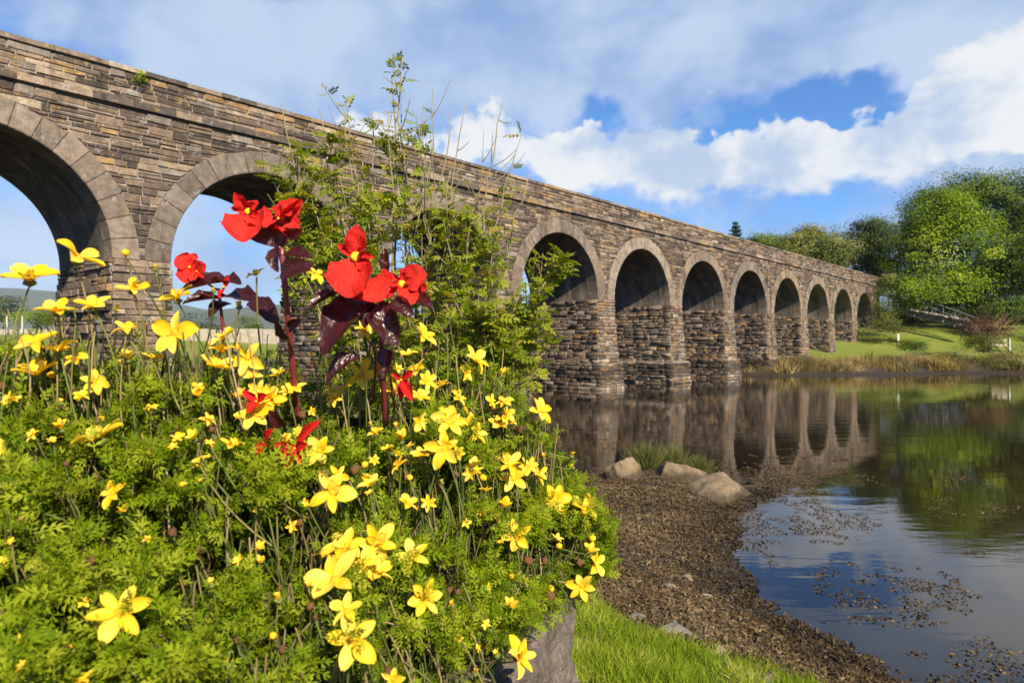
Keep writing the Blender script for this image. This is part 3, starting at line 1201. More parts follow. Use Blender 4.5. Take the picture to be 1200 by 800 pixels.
# --- tufts growing between the boulders
m_tuft = leafy('tuft grass', [(0, (.06, .075, .015)), (.5, (.13, .15, .03)), (1, (.27, .22, .08))], .4, .5, .3)
for (px, py, hpx, wpx, lb) in [(757, 548, 34, 32, 'tall green grass tuft between the two left boulders'), (788, 545, 28, 30, 'short yellowish grass tuft above the flat cracked boulder'),
                               (819, 556, 26, 22, 'small grass tuft against the largest boulder')]:
    g = hit(px, py)
    k_ = g[1] / FPX
    n = 700
    r_ = np.abs(RNG.normal(0, .42, n)) * wpx * k_ * .6
    a = RNG.uniform(0, 2 * np.pi, n)
    X, Y = g[0] + r_ * np.cos(a), g[1] + r_ * np.sin(a)
    up = np.c_[np.cos(a) * r_ / (wpx * k_) * 1.3, np.sin(a) * r_ / (wpx * k_) * 1.3, np.ones(n)] + RNG.normal(0, .18, (n, 3))
    h = RNG.uniform(.45, 1.0, n) * hpx * k_
    M_ = basis(up) * np.stack([np.full(n, .009), h, h], 1)[:, None, :]
    v, f, ci = scatter(bl, blf, M_, np.c_[X, Y, np.full(n, g[2] + .02)])
    o = obj('grass_tuft', v, f, m_tuft, None, tuple(g), {'tone': np.clip(RNG.normal(.5, .22, n), 0, 1)[ci]})
    tag(o, lb, 'grass tuft', 'grass tufts among the boulders')

# --- rough grass along the far bank
X = RNG.uniform(14, 75, 170000)
Y = RNG.uniform(48, 62, 170000)
z, dw, db, df = ground_z(X, Y, True)
cl = fbm(np.stack([X, Y, X * 0], 1) * .9, 3, 51)
k = (df > .6) & (df < 5.2 + 5 * (cl - .5)) & (cl > .36) & (RNG.uniform(0, 1, len(X)) < .6)
X, Y, z, cl, df = X[k], Y[k], z[k], cl[k], df[k]
M_, L_ = blades(X, Y, z - .05, .30, .95, .045, .38)
M_ = M_ * (.45 + 1.3 * (cl - .2))[:, None, None]
v, f, ci = scatter(bl, blf, M_, L_)
m_marsh = leafy('marsh grass', [(0, (.09, .075, .025)), (.4, (.19, .145, .05)), (.7, (.30, .215, .085)), (1, (.42, .31, .15))], .35, .6, .2, (1.1, 1.0, .5))
tn = np.clip(RNG.normal(.5, .18, len(X)) + 1.2 * (fbm(np.stack([X, Y, X * 0], 1) * .25, 2, 53) - .5), 0, 1)
o = obj('marsh_grass', v, f, m_marsh, attrs={'tone': tn[ci]})
tag(o, 'tan rough grass fringing the far bank', 'grass', kind='stuff')
# ------------------------------------------------------------------ far trees, hedges and fittings
LEAF = np.array([(-.5, 0, 0), (0, -.28, .07), (.5, 0, -.05), (0, .28, .07)])
LEAFF = np.array([(0, 1, 2, 3)])
m_bark = simple('bark', (.11, .085, .06), .9, .2, .4, 3.0, .6, .03)
TREEC = {
    'lime': [(0, (.03, .06, .004)), (.4, (.12, .19, .006)), (.7, (.20, .265, .010)), (1, (.28, .325, .03))],
    'green': [(0, (.020, .042, .004)), (.45, (.062, .105, .008)), (.75, (.11, .155, .014)), (1, (.18, .21, .035))],
    'dark': [(0, (.018, .034, .006)), (.5, (.046, .072, .012)), (.8, (.080, .110, .02)), (1, (.13, .15, .03))],
    'olive': [(0, (.045, .06, .010)), (.45, (.105, .125, .02)), (.75, (.17, .18, .035)), (1, (.26, .24, .07))],
    'rust': [(0, (.09, .065, .018)), (.45, (.18, .13, .035)), (.75, (.27, .195, .06)), (1, (.36, .26, .10))],
    'pine': [(0, (.012, .034, .024)), (.5, (.035, .075, .052)), (1, (.07, .12, .075))],
    'red': [(0, (.08, .035, .02)), (.5, (.18, .09, .052)), (1, (.27, .18, .10))],
}
TM = {k: leafy('foliage ' + k, v, .28, .6, .12, (1.15, 1.2, .3)) for k, v in TREEC.items()}


def crown_points(lobes, n, clump, rng):
    """points and outward directions of leaves gathered in clumps through the lobes"""
    vol = np.array([l[3] * l[4] * l[5] for l in lobes]) ** .67
    pick = rng.choice(len(lobes), size=max(24, n // 150), p=vol / vol.sum())
    L = np.array(lobes)[pick]
    d = rng.normal(size=(len(pick), 3))
    d /= np.linalg.norm(d, axis=1, keepdims=True)
    d[:, 2] = np.where(d[:, 2] < -.65, -d[:, 2], d[:, 2])
    r = rng.uniform(.30, 1.0, len(pick)) ** .5
    c = L[:, :3] + d * L[:, 3:6] * r[:, None]
    cs = clump * rng.uniform(.6, 1.5, len(pick))
    who = rng.integers(0, len(pick), n)
    off = np.clip(rng.normal(size=(n, 3)), -1.3, 1.3) * cs[who][:, None] * np.array([1, 1, .62])
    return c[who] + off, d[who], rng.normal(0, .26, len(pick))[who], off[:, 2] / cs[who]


def tree(name, base, lobes, kind, n, leaf, label, trunk_r=.3, clump=None, group='trees on the far bank', cat='tree', limbs=True, seed=1, sink=.4):
    """lobes: (px, py, distance, rx px, ry px, depth m)"""
    rng = np.random.default_rng(seed)
    LB = []
    for (px, py, Z, rx, ry, dp) in lobes:
        c = P(px, py, Z)
        LB.append((c[0], c[1], c[2], rx * Z / FPX, dp, ry * Z / FPX))
    bx, by = base
    bz = gz(bx, by)
    root = thing(name, (bx, by, bz), label, cat, group)
    pts, out, tone, hgt = crown_points(LB, n, clump or leaf * 2.5, rng)
    pts[:, 2] = np.maximum(pts[:, 2], bz + .05)
    nr = out * 1.3 + rng.normal(0, .34, (n, 3)) + np.array([0, -.1, .55])
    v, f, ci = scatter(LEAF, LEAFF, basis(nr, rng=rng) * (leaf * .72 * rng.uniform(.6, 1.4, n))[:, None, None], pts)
    tn = np.clip(.45 + tone + .10 * hgt + rng.normal(0, .06, n), 0, 1)  # clump tones spread and lifted towards clump tops, painting shade gaps into the crown
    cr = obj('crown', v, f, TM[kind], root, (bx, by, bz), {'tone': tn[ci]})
    tag(cr, kind='stuff')
    if limbs:
        mb = MB()
        top = np.mean([l[:3] for l in LB], axis=0)
        b = np.array([bx, by, bz - sink])
        mid = b * .45 + top * .55 + np.array([.2, 0, 0])
        v, f = tube(bez(b, b * .6 + mid * .4 + np.array([rng.normal(0, .25), 0, 0]), mid, 8), np.linspace(trunk_r, trunk_r * .55, 8), 8)
        mb.put(v, f)
        mb.build('trunk', m_bark, root, (bx, by, bz), True)
        for l in LB:
            e = np.array(l[:3]) + rng.normal(0, .3, 3) + np.array([0, 0, l[5] * .3])
            s = b + (mid - b) * rng.uniform(.7, .98)
            v, f = tube(bez(s, (s + e) / 2 + np.array([0, 0, .7]), e, 7), np.linspace(trunk_r * .45, .04, 7), 6)
            obj('limb', v, f, m_bark, root, tuple(s), smooth=True)
    return root


tree('broadleaf_tree', (58, 84), [(1100, 262, 78, 42, 36, 5), (1075, 300, 77, 34, 34, 4.5), (1125, 290, 76, 42, 40, 5), (1095, 335, 75, 46, 28, 5), (1140, 335, 76, 34, 30, 5), (1068, 345, 74, 24, 22, 3), (1085, 354, 77, 40, 14, 3), (1135, 358, 77, 40, 14, 3)],
     'lime', 60000, .34, 'large bright yellow-green leafy tree at the right, nearest the lawn', .45, seed=11)
tree('broadleaf_tree', (74, 98), [(1130, 238, 94, 60, 32, 7), (1175, 245, 93, 50, 40, 7), (1100, 250, 95, 40, 30, 6), (1190, 300, 90, 46, 44, 6), (1215, 260, 92, 50, 44, 6)],
     'green', 56000, .40, 'tallest rounded green tree behind the bright one at the right edge', .5, seed=12)
tree('broadleaf_tree', (62, 78), [(1180, 330, 74, 30, 36, 4), (1215, 320, 72, 36, 50, 4), (1170, 365, 72, 34, 18, 3)],
     'green', 26000, .32, 'mid green tree at the right frame edge above the dark hedge', .3, seed=13)
tree('broadleaf_tree', (50, 94), [(1020, 282, 90, 30, 26, 5), (1000, 300, 90, 26, 22, 5), (1042, 300, 90, 26, 34, 5), (1030, 330, 90, 30, 30, 5)],
     'dark', 28000, .36, 'dark green tree between the bridge end and the bright tree', .35, seed=14)
tree('broadleaf_tree', (41, 92), [(952, 288, 88, 26, 20, 4), (975, 300, 87, 24, 20, 4), (930, 292, 88, 20, 14, 4), (960, 310, 87, 30, 16, 4)],
     'olive', 22000, .34, 'yellowish olive tree rising behind the parapet left of the dark tree', .3, seed=15)
tree('broadleaf_tree', (44, 104), [(948, 276, 99, 18, 10, 3), (962, 284, 99, 18, 12, 3), (930, 284, 99, 14, 8, 3)],
     'rust', 4200, .30, 'thin brownish autumn tree showing above the olive tree', .22, seed=16)
tree('broadleaf_tree', (36, 97), [(905, 289, 95, 18, 10, 3), (888, 286, 95, 14, 8, 3), (920, 296, 95, 16, 10, 3)],
     'green', 9000, .32, 'low green treetop behind the parapet right of the conifer', .25, seed=17)
tree('broadleaf_tree', (50, 100), [(990, 276, 97, 16, 14, 2.5), (1010, 268, 97, 12, 10, 2.5)],
     'rust', 650, .26, 'half-bare twiggy treetop between olive tree and dark tree', .25, seed=18)
tree('hedge', (56, 84), [(1036, 372, 84, 24, 22, 2), (1062, 372, 86, 26, 26, 2.5), (1090, 372, 86, 28, 28, 2.5), (1120, 374, 86, 34, 30, 3), (1155, 378, 84, 32, 32, 3), (1190, 380, 82, 36, 34, 3), (1235, 380, 82, 36, 34, 3), (1160, 388, 77, 34, 16, 2), (1280, 380, 82, 40, 34, 3)],
     'dark', 42000, .30, 'dense dark undergrowth beneath the trees above the railing', .2, group=None, cat='hedge', limbs=False, seed=19)
# conifer behind the parapet
cx_, cz_, cyy = *P(862, 262, 92)[[0, 2]], 92
root = thing('conifer', (cx_, cyy, gz(cx_, cyy)), 'small blue-green conifer top poking above the parapet', 'tree', 'trees on the far bank')
v, f = tube([(cx_, cyy, gz(cx_, cyy) - .3), (cx_, cyy, cz_ - 4), (cx_, cyy, cz_ + .3)], [.3, .14, .02], 7)
obj('trunk', v, f, m_bark, root, (cx_, cyy, cz_ - 4), smooth=True)
rng = np.random.default_rng(5)
n = 5200
hh = rng.uniform(0, 1, n) ** .8
whorl = np.round(hh * 13) / 13
aa = np.round(rng.uniform(0, 9, n)) / 9 * 2 * np.pi + whorl * 7
rr = rng.uniform(.1, 1, n) * (.3 + whorl * 2.2) * (1 + .25 * np.sin(aa * 3 + whorl * 20))
pp = np.c_[cx_ + rr * np.cos(aa), cyy + rr * np.sin(aa), cz_ - whorl * 7 + rr * .10] + rng.normal(0, .10, (n, 3))
v, f, ci = scatter(LEAF, LEAFF, basis(rng.normal(0, .5, (n, 3)) + np.array([0, 0, 1]), rng=rng) * rng.uniform(.18, .36, n)[:, None, None], pp)
tag(obj('crown', v, f, TM['pine'], root, (cx_, cyy, cz_ - 4), {'tone': np.clip(rng.normal(.5, .22, n), 0, 1)[ci]}), kind='stuff')
# ivy and shrubs against the bridge end
tree('ivy_bush', (41.5, 74), [(1034, 352, 72, 9, 18, 1.2), (1040, 375, 71, 16, 16, 1.6), (1030, 392, 70, 11, 14, 1.4), (1052, 392, 70, 12, 9, 1.2), (1038, 335, 73, 10, 14, 1.2)],
     'olive', 7000, .22, 'ivy and yellow-green shrub climbing against the end of the bridge', .12, group=None, cat='bush', seed=21)
tree('bush', (47, 63), [(1148, 388, 62, 26, 12, 1.8), (1160, 380, 62, 24, 9, 1.6), (1135, 380, 62, 16, 8, 1.4)],
     'red', 2600, .15, 'twiggy reddish-brown bush on the far lawn below the railing', .08, group=None, cat='bush', seed=22)
tree('bush', (45.5, 60), [(1145, 404, 59, 22, 10, 1.6), (1160, 402, 59, 20, 11, 1.6), (1120, 412, 58, 14, 6, 1.2)],
     'olive', 3600, .16, 'low green bramble at the foot of the reddish bush', .08, group=None, cat='bush', seed=23)
for q, (px, py, Zq, rx, ry, kd, lb) in enumerate([
        (1185, 425, 56.5, 26, 9, 'olive', 'low olive scrub on the bank under the plank barrier'),
        (1100, 424, 56.5, 22, 7, 'rust', 'dry brown scrub on the bank below the bramble'),
        (1215, 400, 62, 26, 16, 'dark', 'dark shrub at the right frame edge behind the barrier'),
        (1068, 404, 62, 9, 5, 'green', 'small green shrub on the lawn right of the marker post')]):
    b = P(px, py, Zq)
    tree('scrub', (b[0], b[1]), [(px, py, Zq, rx, ry, 1.4), (px - rx * .6, py + ry * .5, Zq, rx * .5, ry * .7, 1), (px + rx * .6, py + ry * .4, Zq, rx * .5, ry * .8, 1)], kd, 2600, .15, lb, .05, seed=80 + q, group=None, cat='bush', limbs=False)
# twigs of the reddish bush
mb = MB()
rng = np.random.default_rng(8)
for k in range(90):
    x0 = 1150 + rng.normal(0, 10)
    b = P(x0, 402, 62)
    e = P(x0 + rng.normal(0, 22), 372 + rng.normal(0, 8), 62 + rng.normal(0, 1))
    v, f = tube(bez(b, (b + e) / 2 + np.array([0, 0, .4]), e, 4), [.03, .025, .02, .01], 3, False)
    mb.put(v, f)
tag(mb.build('twigs', simple('red twig', (.16, .075, .05), .8, .2), bpy.data.objects['bush'], tuple(P(1150, 402, 62))), kind='stuff')

# trees, wall and bushes beyond the left arches
for q, (px, py, Z, rx, ry, kd, lb) in enumerate([
        (4, 362, 84, 16, 16, 'dark', 'dark tree at the left frame edge beyond the first arch'),
        (40, 372, 82, 22, 9, 'lime', 'bright green rounded bush behind the pale wall under the first arch'),
        (72, 366, 86, 14, 12, 'rust', 'brownish tree beyond the first arch beside the pier'),
        (285, 384, 90, 26, 12, 'green', 'green far bush under the second arch'),
        (230, 380, 95, 30, 14, 'dark', 'dark far tree under the second arch'),
        (-70, 352, 86, 50, 30, 'green', 'green tree beyond the bridge past the left frame edge'),
        (610, 372, 70, 14, 14, 'green', 'green tree glimpsed low through the fourth arch'),
        (500, 372, 80, 30, 22, 'green', 'green tree glimpsed through the third arch')]):
    b = P(px, 390, Z)
    tree('far_tree' if ry > 10 else 'far_bush', (b[0], b[1]), [(px, py, Z, rx, ry, 2.5), (px - rx * .6, py + ry * .4, Z, rx * .6, ry * .6, 2), (px + rx * .6, py + ry * .4, Z, rx * .6, ry * .6, 2)],
         kd, 3000, .26, lb, .14, seed=40 + q, group='trees beyond the left arches', cat='tree' if ry > 10 else 'bush')
m_pale = rock_mat('pale wall stone', [(.24, .20, .16), (.34, .29, .24), (.42, .37, .31)], 2.0)
wl = MB()
for k in range(26):
    a = P(-60 + k * 16, 382, 76)
    b = P(-60 + k * 16 + 15.4, 382, 76)
    zb = gz(a[0], a[1]) - .4
    v, f = box(a[0], b[0], 76, 76.4, zb, EYE + 1.55 + random.uniform(-.06, .06))
    wl.put(v, f)
tag(wl.build('low_wall', m_pale, None, tuple(P(20, 390, 76))), 'low pale stone wall seen under the first two arches', 'wall')
m_white = simple('white paint', (.45, .45, .44), .6, .3, .1, 6)
for px, lb in ((8, 'white post on the far wall near the left frame edge'), (26, 'white post on the far wall under the first arch')):
    g = P(px, 378, 75.5)
    v, f = tube([(g[0], g[1], EYE + 1.2), (g[0], g[1], EYE + 3.0)], [.08, .07], 8)
    tag(obj('post', v, f, m_white, None, tuple(g)), lb, 'post', 'white posts by the far road')

# railing on a low wall beyond the lawn
m_rail = simple('grey railing', (.20, .23, .23), .5, .4, .15, 6)
A_, B_ = P(1091, 354, 73), P(1146, 373, 68)
rl = thing('railing', (A_[0], A_[1], gz(A_[0], A_[1])), 'grey two-bar metal railing slanting above the far lawn', 'railing')
for dzr in (0, -.62):
    v, f = tube([A_ + np.array([0, 0, dzr]), B_ + np.array([0, 0, dzr])], [.05, .05], 8)
    obj('rail', v, f, m_rail, rl, tuple(A_ + np.array([0, 0, dzr])))
for t_ in (0.02, .27, .52, .77, .98):
    q = A_ + (B_ - A_) * t_
    v, f = tube([q + np.array([0, .03, -1.7]), q + np.array([0, .03, .06])], [.06, .06], 8)
    obj('rail_post', v, f, m_rail, rl, tuple(q))
lw = thing('retaining_wall', tuple(P(1100, 372, 71)), 'low rough stone wall under the grey railing', 'wall')
for k in range(20):
    t_ = k / 20
    q0 = P(1062, 362, 74) + (P(1140, 376, 68) - P(1062, 362, 74)) * (t_ + .025)
    for r_ in range(3):
        v, f = rock_mesh((.26, .25, .19), 60 + k * 3 + r_, 2, 1.0, .15, 5)
        q = q0 + np.array([random.uniform(-.05, .05) + .12 * (r_ % 2), 0, -.28 * r_ - .05])
        obj('stone', v + q, f, m_slate if (k + r_) % 3 else m_pebble, lw, tuple(q), smooth=True)
# small sign post on the lawn
g = hit(1052, 406)
sg = thing('marker_post', tuple(g), 'small white-topped wooden marker post on the far lawn by the bridge', 'post')
v, f = box(g[0] - .07, g[0] + .07, g[1] - .07, g[1] + .07, g[2] - .1, g[2] + .95)
obj('stake', v, f, simple('stake wood', (.14, .09, .055), .8, .2), sg, tuple(g))
v, f = box(g[0] - .11, g[0] + .11, g[1] - .12, g[1] - .08, g[2] + .62, g[2] + 1.30)
obj('panel', v, f, m_white, sg, tuple(g))
# barrier with a plank at right
g = hit(1183, 412)
sb = thing('plank_barrier', tuple(g), 'white-topped post with a pale plank rail at the far right bank', 'barrier')
v, f = box(g[0] - .06, g[0] + .06, g[1] - .06, g[1] + .06, g[2] - .2, g[2] + 1.35)
obj('post', v, f, m_white, sb, tuple(g))
v, f = box(g[0] - 1.9, g[0] + .0, g[1] + .1, g[1] + .2, g[2] + .95, g[2] + 1.22)
obj('plank', v, f, simple('pale plank', (.40, .33, .25), .8, .2), sb, tuple(g))
v, f = box(g[0] - 1.9, g[0] + .0, g[1] + .1, g[1] + .2, g[2] + .5, g[2] + .74)
obj('plank', v, f, bpy.data.materials['pale plank'], sb, tuple(g))
v, f = box(g[0] - 1.95, g[0] - 1.77, g[1] - .09, g[1] + .09, g[2] - .2, g[2] + 1.25)
obj('post', v, f, bpy.data.materials['stake wood'], sb, tuple(g))
# fern on the parapet
g = P(163, 90, 0)
t_s = (1 / (XV - 163) - U0) / UB * SP
fp = B((t_s, -.09, ZTOP - .26))[0]
n = 90
rng = np.random.default_rng(3)
d = rng.normal(size=(n, 3)) + np.array([.3, -1, -.1])
v, f, ci = scatter(LEAF, LEAFF, basis(rng.normal(size=(n, 3)), rng=rng) * rng.uniform(.05, .12, n)[:, None, None], fp + d * .09)
fern = thing('fern', tuple(fp), 'small bright fern rooted under the coping at the left', 'fern')
tag(obj('fronds', v, f, TM['lime'], fern, tuple(fp), {'tone': np.clip(rng.normal(.6, .2, n), 0, 1)[ci]}), kind='stuff')
# ------------------------------------------------------------------ woody shrub behind the planter
m_wood = simple('shrub bark', (.22, .185, .11), .8, .25, .35, 30, .4, .004)
m_sleaf = leafy('shrub leaf', [(0, (.05, .075, .006)), (.4, (.14, .19, .010)), (.7, (.235, .275, .016)), (.9, (.34, .34, .04)), (1, (.38, .29, .06))], .45, .55, .12, (1.2, 1.15, .2))
SB = np.array([-.42, 3.75, 0])
SB[2] = gz(SB[0], SB[1])
shrub = thing('shrub', tuple(SB), 'tall straggly green shrub with bare twig tips between flowers and bridge', 'shrub')
rs = np.random.default_rng(77)
# compound leaf: two or three pairs of leaflets and an end one
lv, lf = [], []


def leaflet(o, d, L, Wd, droop):
    o, d = np.array(o, float), np.array(d, float)
    d /= np.linalg.norm(d)
    s = np.cross(d, [0, 0, 1.0])
    k = len(lv)
    for (t_, w_) in ((0, 0), (.3, 1), (.65, .8), (1, 0)):
        c = o + d * L * t_ + np.array([0, 0, -droop * t_ * t_])
        if w_ == 0:
            lv.append(c)
        else:
            lv.append(c - s * Wd * w_ + np.array([0, 0, .12 * Wd * 2]))
            lv.append(c + s * Wd * w_ + np.array([0, 0, .12 * Wd * 2]))
    lf.extend([(k, k + 1, k + 2), (k + 1, k + 3, k + 4), (k + 1, k + 4, k + 2), (k + 3, k + 5, k + 4)])


for y_ in (.28, .55, .8):
    leaflet((0, y_, -.1 * y_ * y_), (.95, .45, 0), .42, .115, .10)
    leaflet((0, y_, -.1 * y_ * y_), (-.95, .45, 0), .42, .115, .10)
leaflet((0, .95, -.1), (0, 1, 0), .50, .125, .14)
lv += [(-.012, 0, 0), (.012, 0, 0), (.008, .98, -.09), (-.008, .98, -.09)]
k = len(lv)
lf += [(k - 4, k - 3, k - 2), (k - 4, k - 2, k - 1)]
lv, lf = np.array(lv), np.array(lf)

# stems: (tip px, tip py, distance, base px, leaf from..to, leaf amount)
STEMS = [
    (476, 66, 3.7, 470, .25, 1.0, 1.0), (468, 74, 3.9, 480, .3, .95, .7), (492, 120, 3.6, 485, .3, .9, .7), (512, 105, 3.8, 480, .3, .8, .5), (456, 88, 3.8, 470, .3, .85, .5),
    (547, 122, 3.7, 500, .25, .8, .6), (531, 132, 3.6, 490, .2, .75, .5), (596, 116, 3.8, 505, .2, .72, .5), (568, 154, 3.6, 505, .2, .8, .6), (608, 158, 3.7, 520, .25, .95, .7),
    (410, 118, 3.9, 460, .3, 1.0, .6), (398, 126, 3.8, 450, .25, .8, .7), (378, 127, 3.8, 440, .25, .8, .7), (327, 122, 3.7, 420, .25, .8, .7), (432, 132, 3.8, 450, .3, .8, .5),
    (452, 128, 3.6, 455, .3, .75, .5), (345, 175, 3.5, 420, .2, 1.0, 1.4), (318, 195, 3.4, 410, .35, 1.0, 1.2), (330, 235, 3.3, 420, .3, 1.0, 1.3), (372, 170, 3.6, 430, .2, 1.0, 1.5),
    (400, 205, 3.6, 440, .2, 1.0, 1.5), (425, 190, 3.5, 460, .2, 1.0, 1.3), (440, 240, 3.4, 470, .2, 1.0, 1.2), (470, 210, 3.5, 480, .2, 1.0, 1.1), (500, 230, 3.5, 490, .2, 1.0, .9),
    (530, 250, 3.5, 500, .2, 1.0, .9), (560, 245, 3.5, 510, .25, 1.0, .9), (590, 270, 3.6, 520, .25, 1.0, .8), (545, 300, 3.3, 510, .2, 1.0, 1.2), (575, 330, 3.3, 520, .2, 1.0, 1.4),
    (655, 300, 3.4, 545, .35, 1.0, 1.3), (640, 330, 3.3, 540, .3, 1.0, 1.5), (650, 370, 3.3, 545, .3, 1.0, 1.3), (610, 360, 3.2, 530, .2, 1.0, 1.8), (630, 400, 3.1, 540, .2, 1.0, 1.6),
    (590, 390, 3.1, 530, .15, 1.0, 1.9), (560, 370, 3.2, 520, .15, 1.0, 1.5), (600, 420, 3.0, 540, .15, 1.0, 1.8), (540, 410, 3.1, 520, .2, 1.0, 1.4), (350, 300, 3.3, 430, .3, 1.0, 1.0),
    (400, 270, 3.3, 450, .2, 1.0, 1.2), (365, 250, 3.4, 440, .2, 1.0, 1.3), (440, 300, 3.2, 480, .2, 1.0, 1.0), (500, 330, 3.2, 500, .2, 1.0, .9), (460, 360, 3.1, 490, .2, 1.0, .9),
    (620, 205, 3.7, 530, .3, .9, .5), (625, 440, 3.0, 545, .2, 1.0, 1.2), (520, 370, 3.2, 505, .2, 1.0, 1.0)]
LP, LM, LT = [], [], []
for (tx, ty, tz, bpx, l0, l1, amt) in STEMS:
    b = SB + np.array([(bpx - 500) / FPX * 3.6 * .5, rs.normal(0, .12), -.05])
    e = P(tx, ty, tz)
    m1 = P(bpx + (tx - bpx) * .22, 470 - (470 - ty) * .22, tz * .4 + SB[1] * .6)
    t_ = np.linspace(0, 1, 18)[:, None]
    pts = (1 - t_) ** 2 * b + 2 * t_ * (1 - t_) * m1 + t_ ** 2 * e
    pts[1:-1] += rs.normal(0, .012, (16, 3))
    pts += np.c_[np.sin(t_[:, 0] * rs.uniform(4, 9) + rs.uniform(0, 6)) * .025 * t_[:, 0] ** .5, t_[:, 0] * 0, t_[:, 0] * 0]
    v, f = tube(pts, np.linspace(.011, .0026, 18) * rs.uniform(.75, 1.25), 6)
    obj('stem', v, f, m_wood, shrub, tuple(b), smooth=True)
    L = np.linalg.norm(np.diff(pts, axis=0), axis=1).sum()
    # side twigs
    nt_ = int(rs.integers(6, 11))
    starts = []
    for q in range(nt_):
        u = rs.uniform(max(.3, l0), .97)
        i = u * 17
        s = pts[int(i)] + (pts[min(17, int(i) + 1)] - pts[int(i)]) * (i % 1)
        tl = rs.uniform(.10, .36) * (1.15 - .5 * u)
        d = rs.normal(0, 1, 3) * np.array([1, .8, .35]) + np.array([0, 0, .75])
        d /= np.linalg.norm(d)
        tw = bez(s, s + d * tl * .6, s + d * tl + np.array([0, 0, tl * .35]), 6)
        v, f = tube(tw, np.linspace(.0034, .0016, 6), 4)
        starts.append((tw, u))
        TW = globals().setdefault('TWIGS', MB())
        TW.put(v, f)
        if l0 <= u <= l1:
            for _ in range(max(1, int(rs.poisson(8.4 * amt)))):
                k = rs.uniform(.2, 1) * 5
                LP.append(tw[int(k)] + (tw[min(5, int(k) + 1)] - tw[int(k)]) * (k % 1))
    for _ in range(int(L * 31 * amt * (l1 - l0))):
        u = rs.uniform(l0, l1) * 17
        LP.append(pts[int(u)] + (pts[min(17, int(u) + 1)] - pts[int(u)]) * (u % 1))
    if l1 >= .95:
        LP += [pts[-1]] * 2
tag(TWIGS.build('twigs', m_wood, shrub, tuple(SB)), kind='stuff')
LP = np.array(LP)
n = len(LP)
dirs = rs.normal(0, 1, (n, 3)) * np.array([1, 1, .45]) + np.array([0, -.15, .15])
dirs /= np.linalg.norm(dirs, axis=1, keepdims=True)
upv = rs.normal(0, .45, (n, 3)) + np.array([.1, -.2, 1])
xx = np.cross(dirs, upv)
xx /= np.linalg.norm(xx, axis=1, keepdims=True)
zz = np.cross(xx, dirs)
size = rs.uniform(.040, .080, n)
LMt = np.stack([xx, dirs, zz], 2) * size[:, None, None]
tone = np.clip(rs.normal(.68, .2, n) + .25 * (LP[:, 0] > 0) * 0, 0, 1)
# the largest leaves are separate, the rest one mass
order = np.argsort(-size / LP[:, 1])
own = order[:240]
rest = order[240:]
v, f, ci = scatter(lv, lf, LMt[rest], LP[rest])
tag(obj('foliage', v, f, m_sleaf, shrub, tuple(SB), {'tone': tone[rest][ci]}), kind='stuff')
lm = [pydata('leaf', lv, lf, m_sleaf, attrs={'tone': np.full(len(lv), q)}) for q in (.3, .45, .55, .65, .8)]
sl = wloc(shrub)
for q, k in enumerate(own):
    o = bpy.data.objects.new('leaf', lm[q % 5])
    COL.objects.link(o)
    o.parent = shrub
    Mx = Matrix([list(r) for r in LMt[k]]).to_4x4()
    Mx.translation = Vector(LP[k]) - sl
    o.matrix_basis = Mx
# ------------------------------------------------------------------ the planter and its flowers
rf_ = np.random.default_rng(101)
# distance of the planting's surface, by control points (pixel x, pixel y, metres)
CP = np.array([(-750, 430, .66), (-750, 650, .52), (-750, 950, .40), (-500, 430, .68), (-500, 620, .52), (-500, 950, .38), (-250, 430, .70), (-250, 620, .52), (-250, 950, .38), (0, 420, .76), (0, 600, .60), (0, 800, .46), (0, 950, .42), (150, 420, .80), (140, 715, .56), (200, 390, .78), (200, 560, .68), (200, 800, .50), (200, 950, .45),
               (300, 440, .86), (300, 600, .70), (300, 800, .55), (400, 450, .98), (390, 580, .76), (400, 740, .60), (430, 800, .60), (430, 950, .55), (520, 440, 1.15), (520, 520, .90), (500, 700, .80), (500, 800, .76),
               (600, 500, 1.15), (600, 630, 1.02), (600, 770, .88), (560, 800, .84), (560, 950, .80), (650, 590, 1.22), (690, 650, 1.26), (690, 560, 1.32), (700, 700, 1.2)])


def surfZ(x, y):
    x, y = np.atleast_1d(np.asarray(x, float)), np.atleast_1d(np.asarray(y, float))
    d2 = (x[:, None] - CP[None, :, 0]) ** 2 + (y[:, None] - CP[None, :, 1]) ** 2 + 900
    w_ = d2 ** -1.6
    return (w_ * CP[None, :, 2]).sum(1) / w_.sum(1)


TOPX = [-760, -700, -300, 0, 60, 120, 200, 300, 360, 420, 500, 560, 600, 640, 680, 705]
TOPY = [560, 440, 405, 418, 420, 428, 432, 438, 446, 452, 448, 446, 468, 520, 578, 620]
BOTX = [-760, 560, 585, 610, 650, 680, 700]
BOTY = [950, 950, 780, 738, 712, 690, 668]


def PV(x, y, Z):
    x, y, Z = np.asarray(x), np.asarray(y), np.asarray(Z)
    return np.stack([(x - 600) / FPX * Z, Z, EYE - (y - HOR) / FPX * Z], -1)


m_soil_core = simple('dark soil core', (.030, .026, .014), .95, .1, .5, 25, .8, .03)
m_pst = rock_mat('planter stone', [(.09, .07, .058), (.185, .145, .118), (.34, .28, .235)], 22)
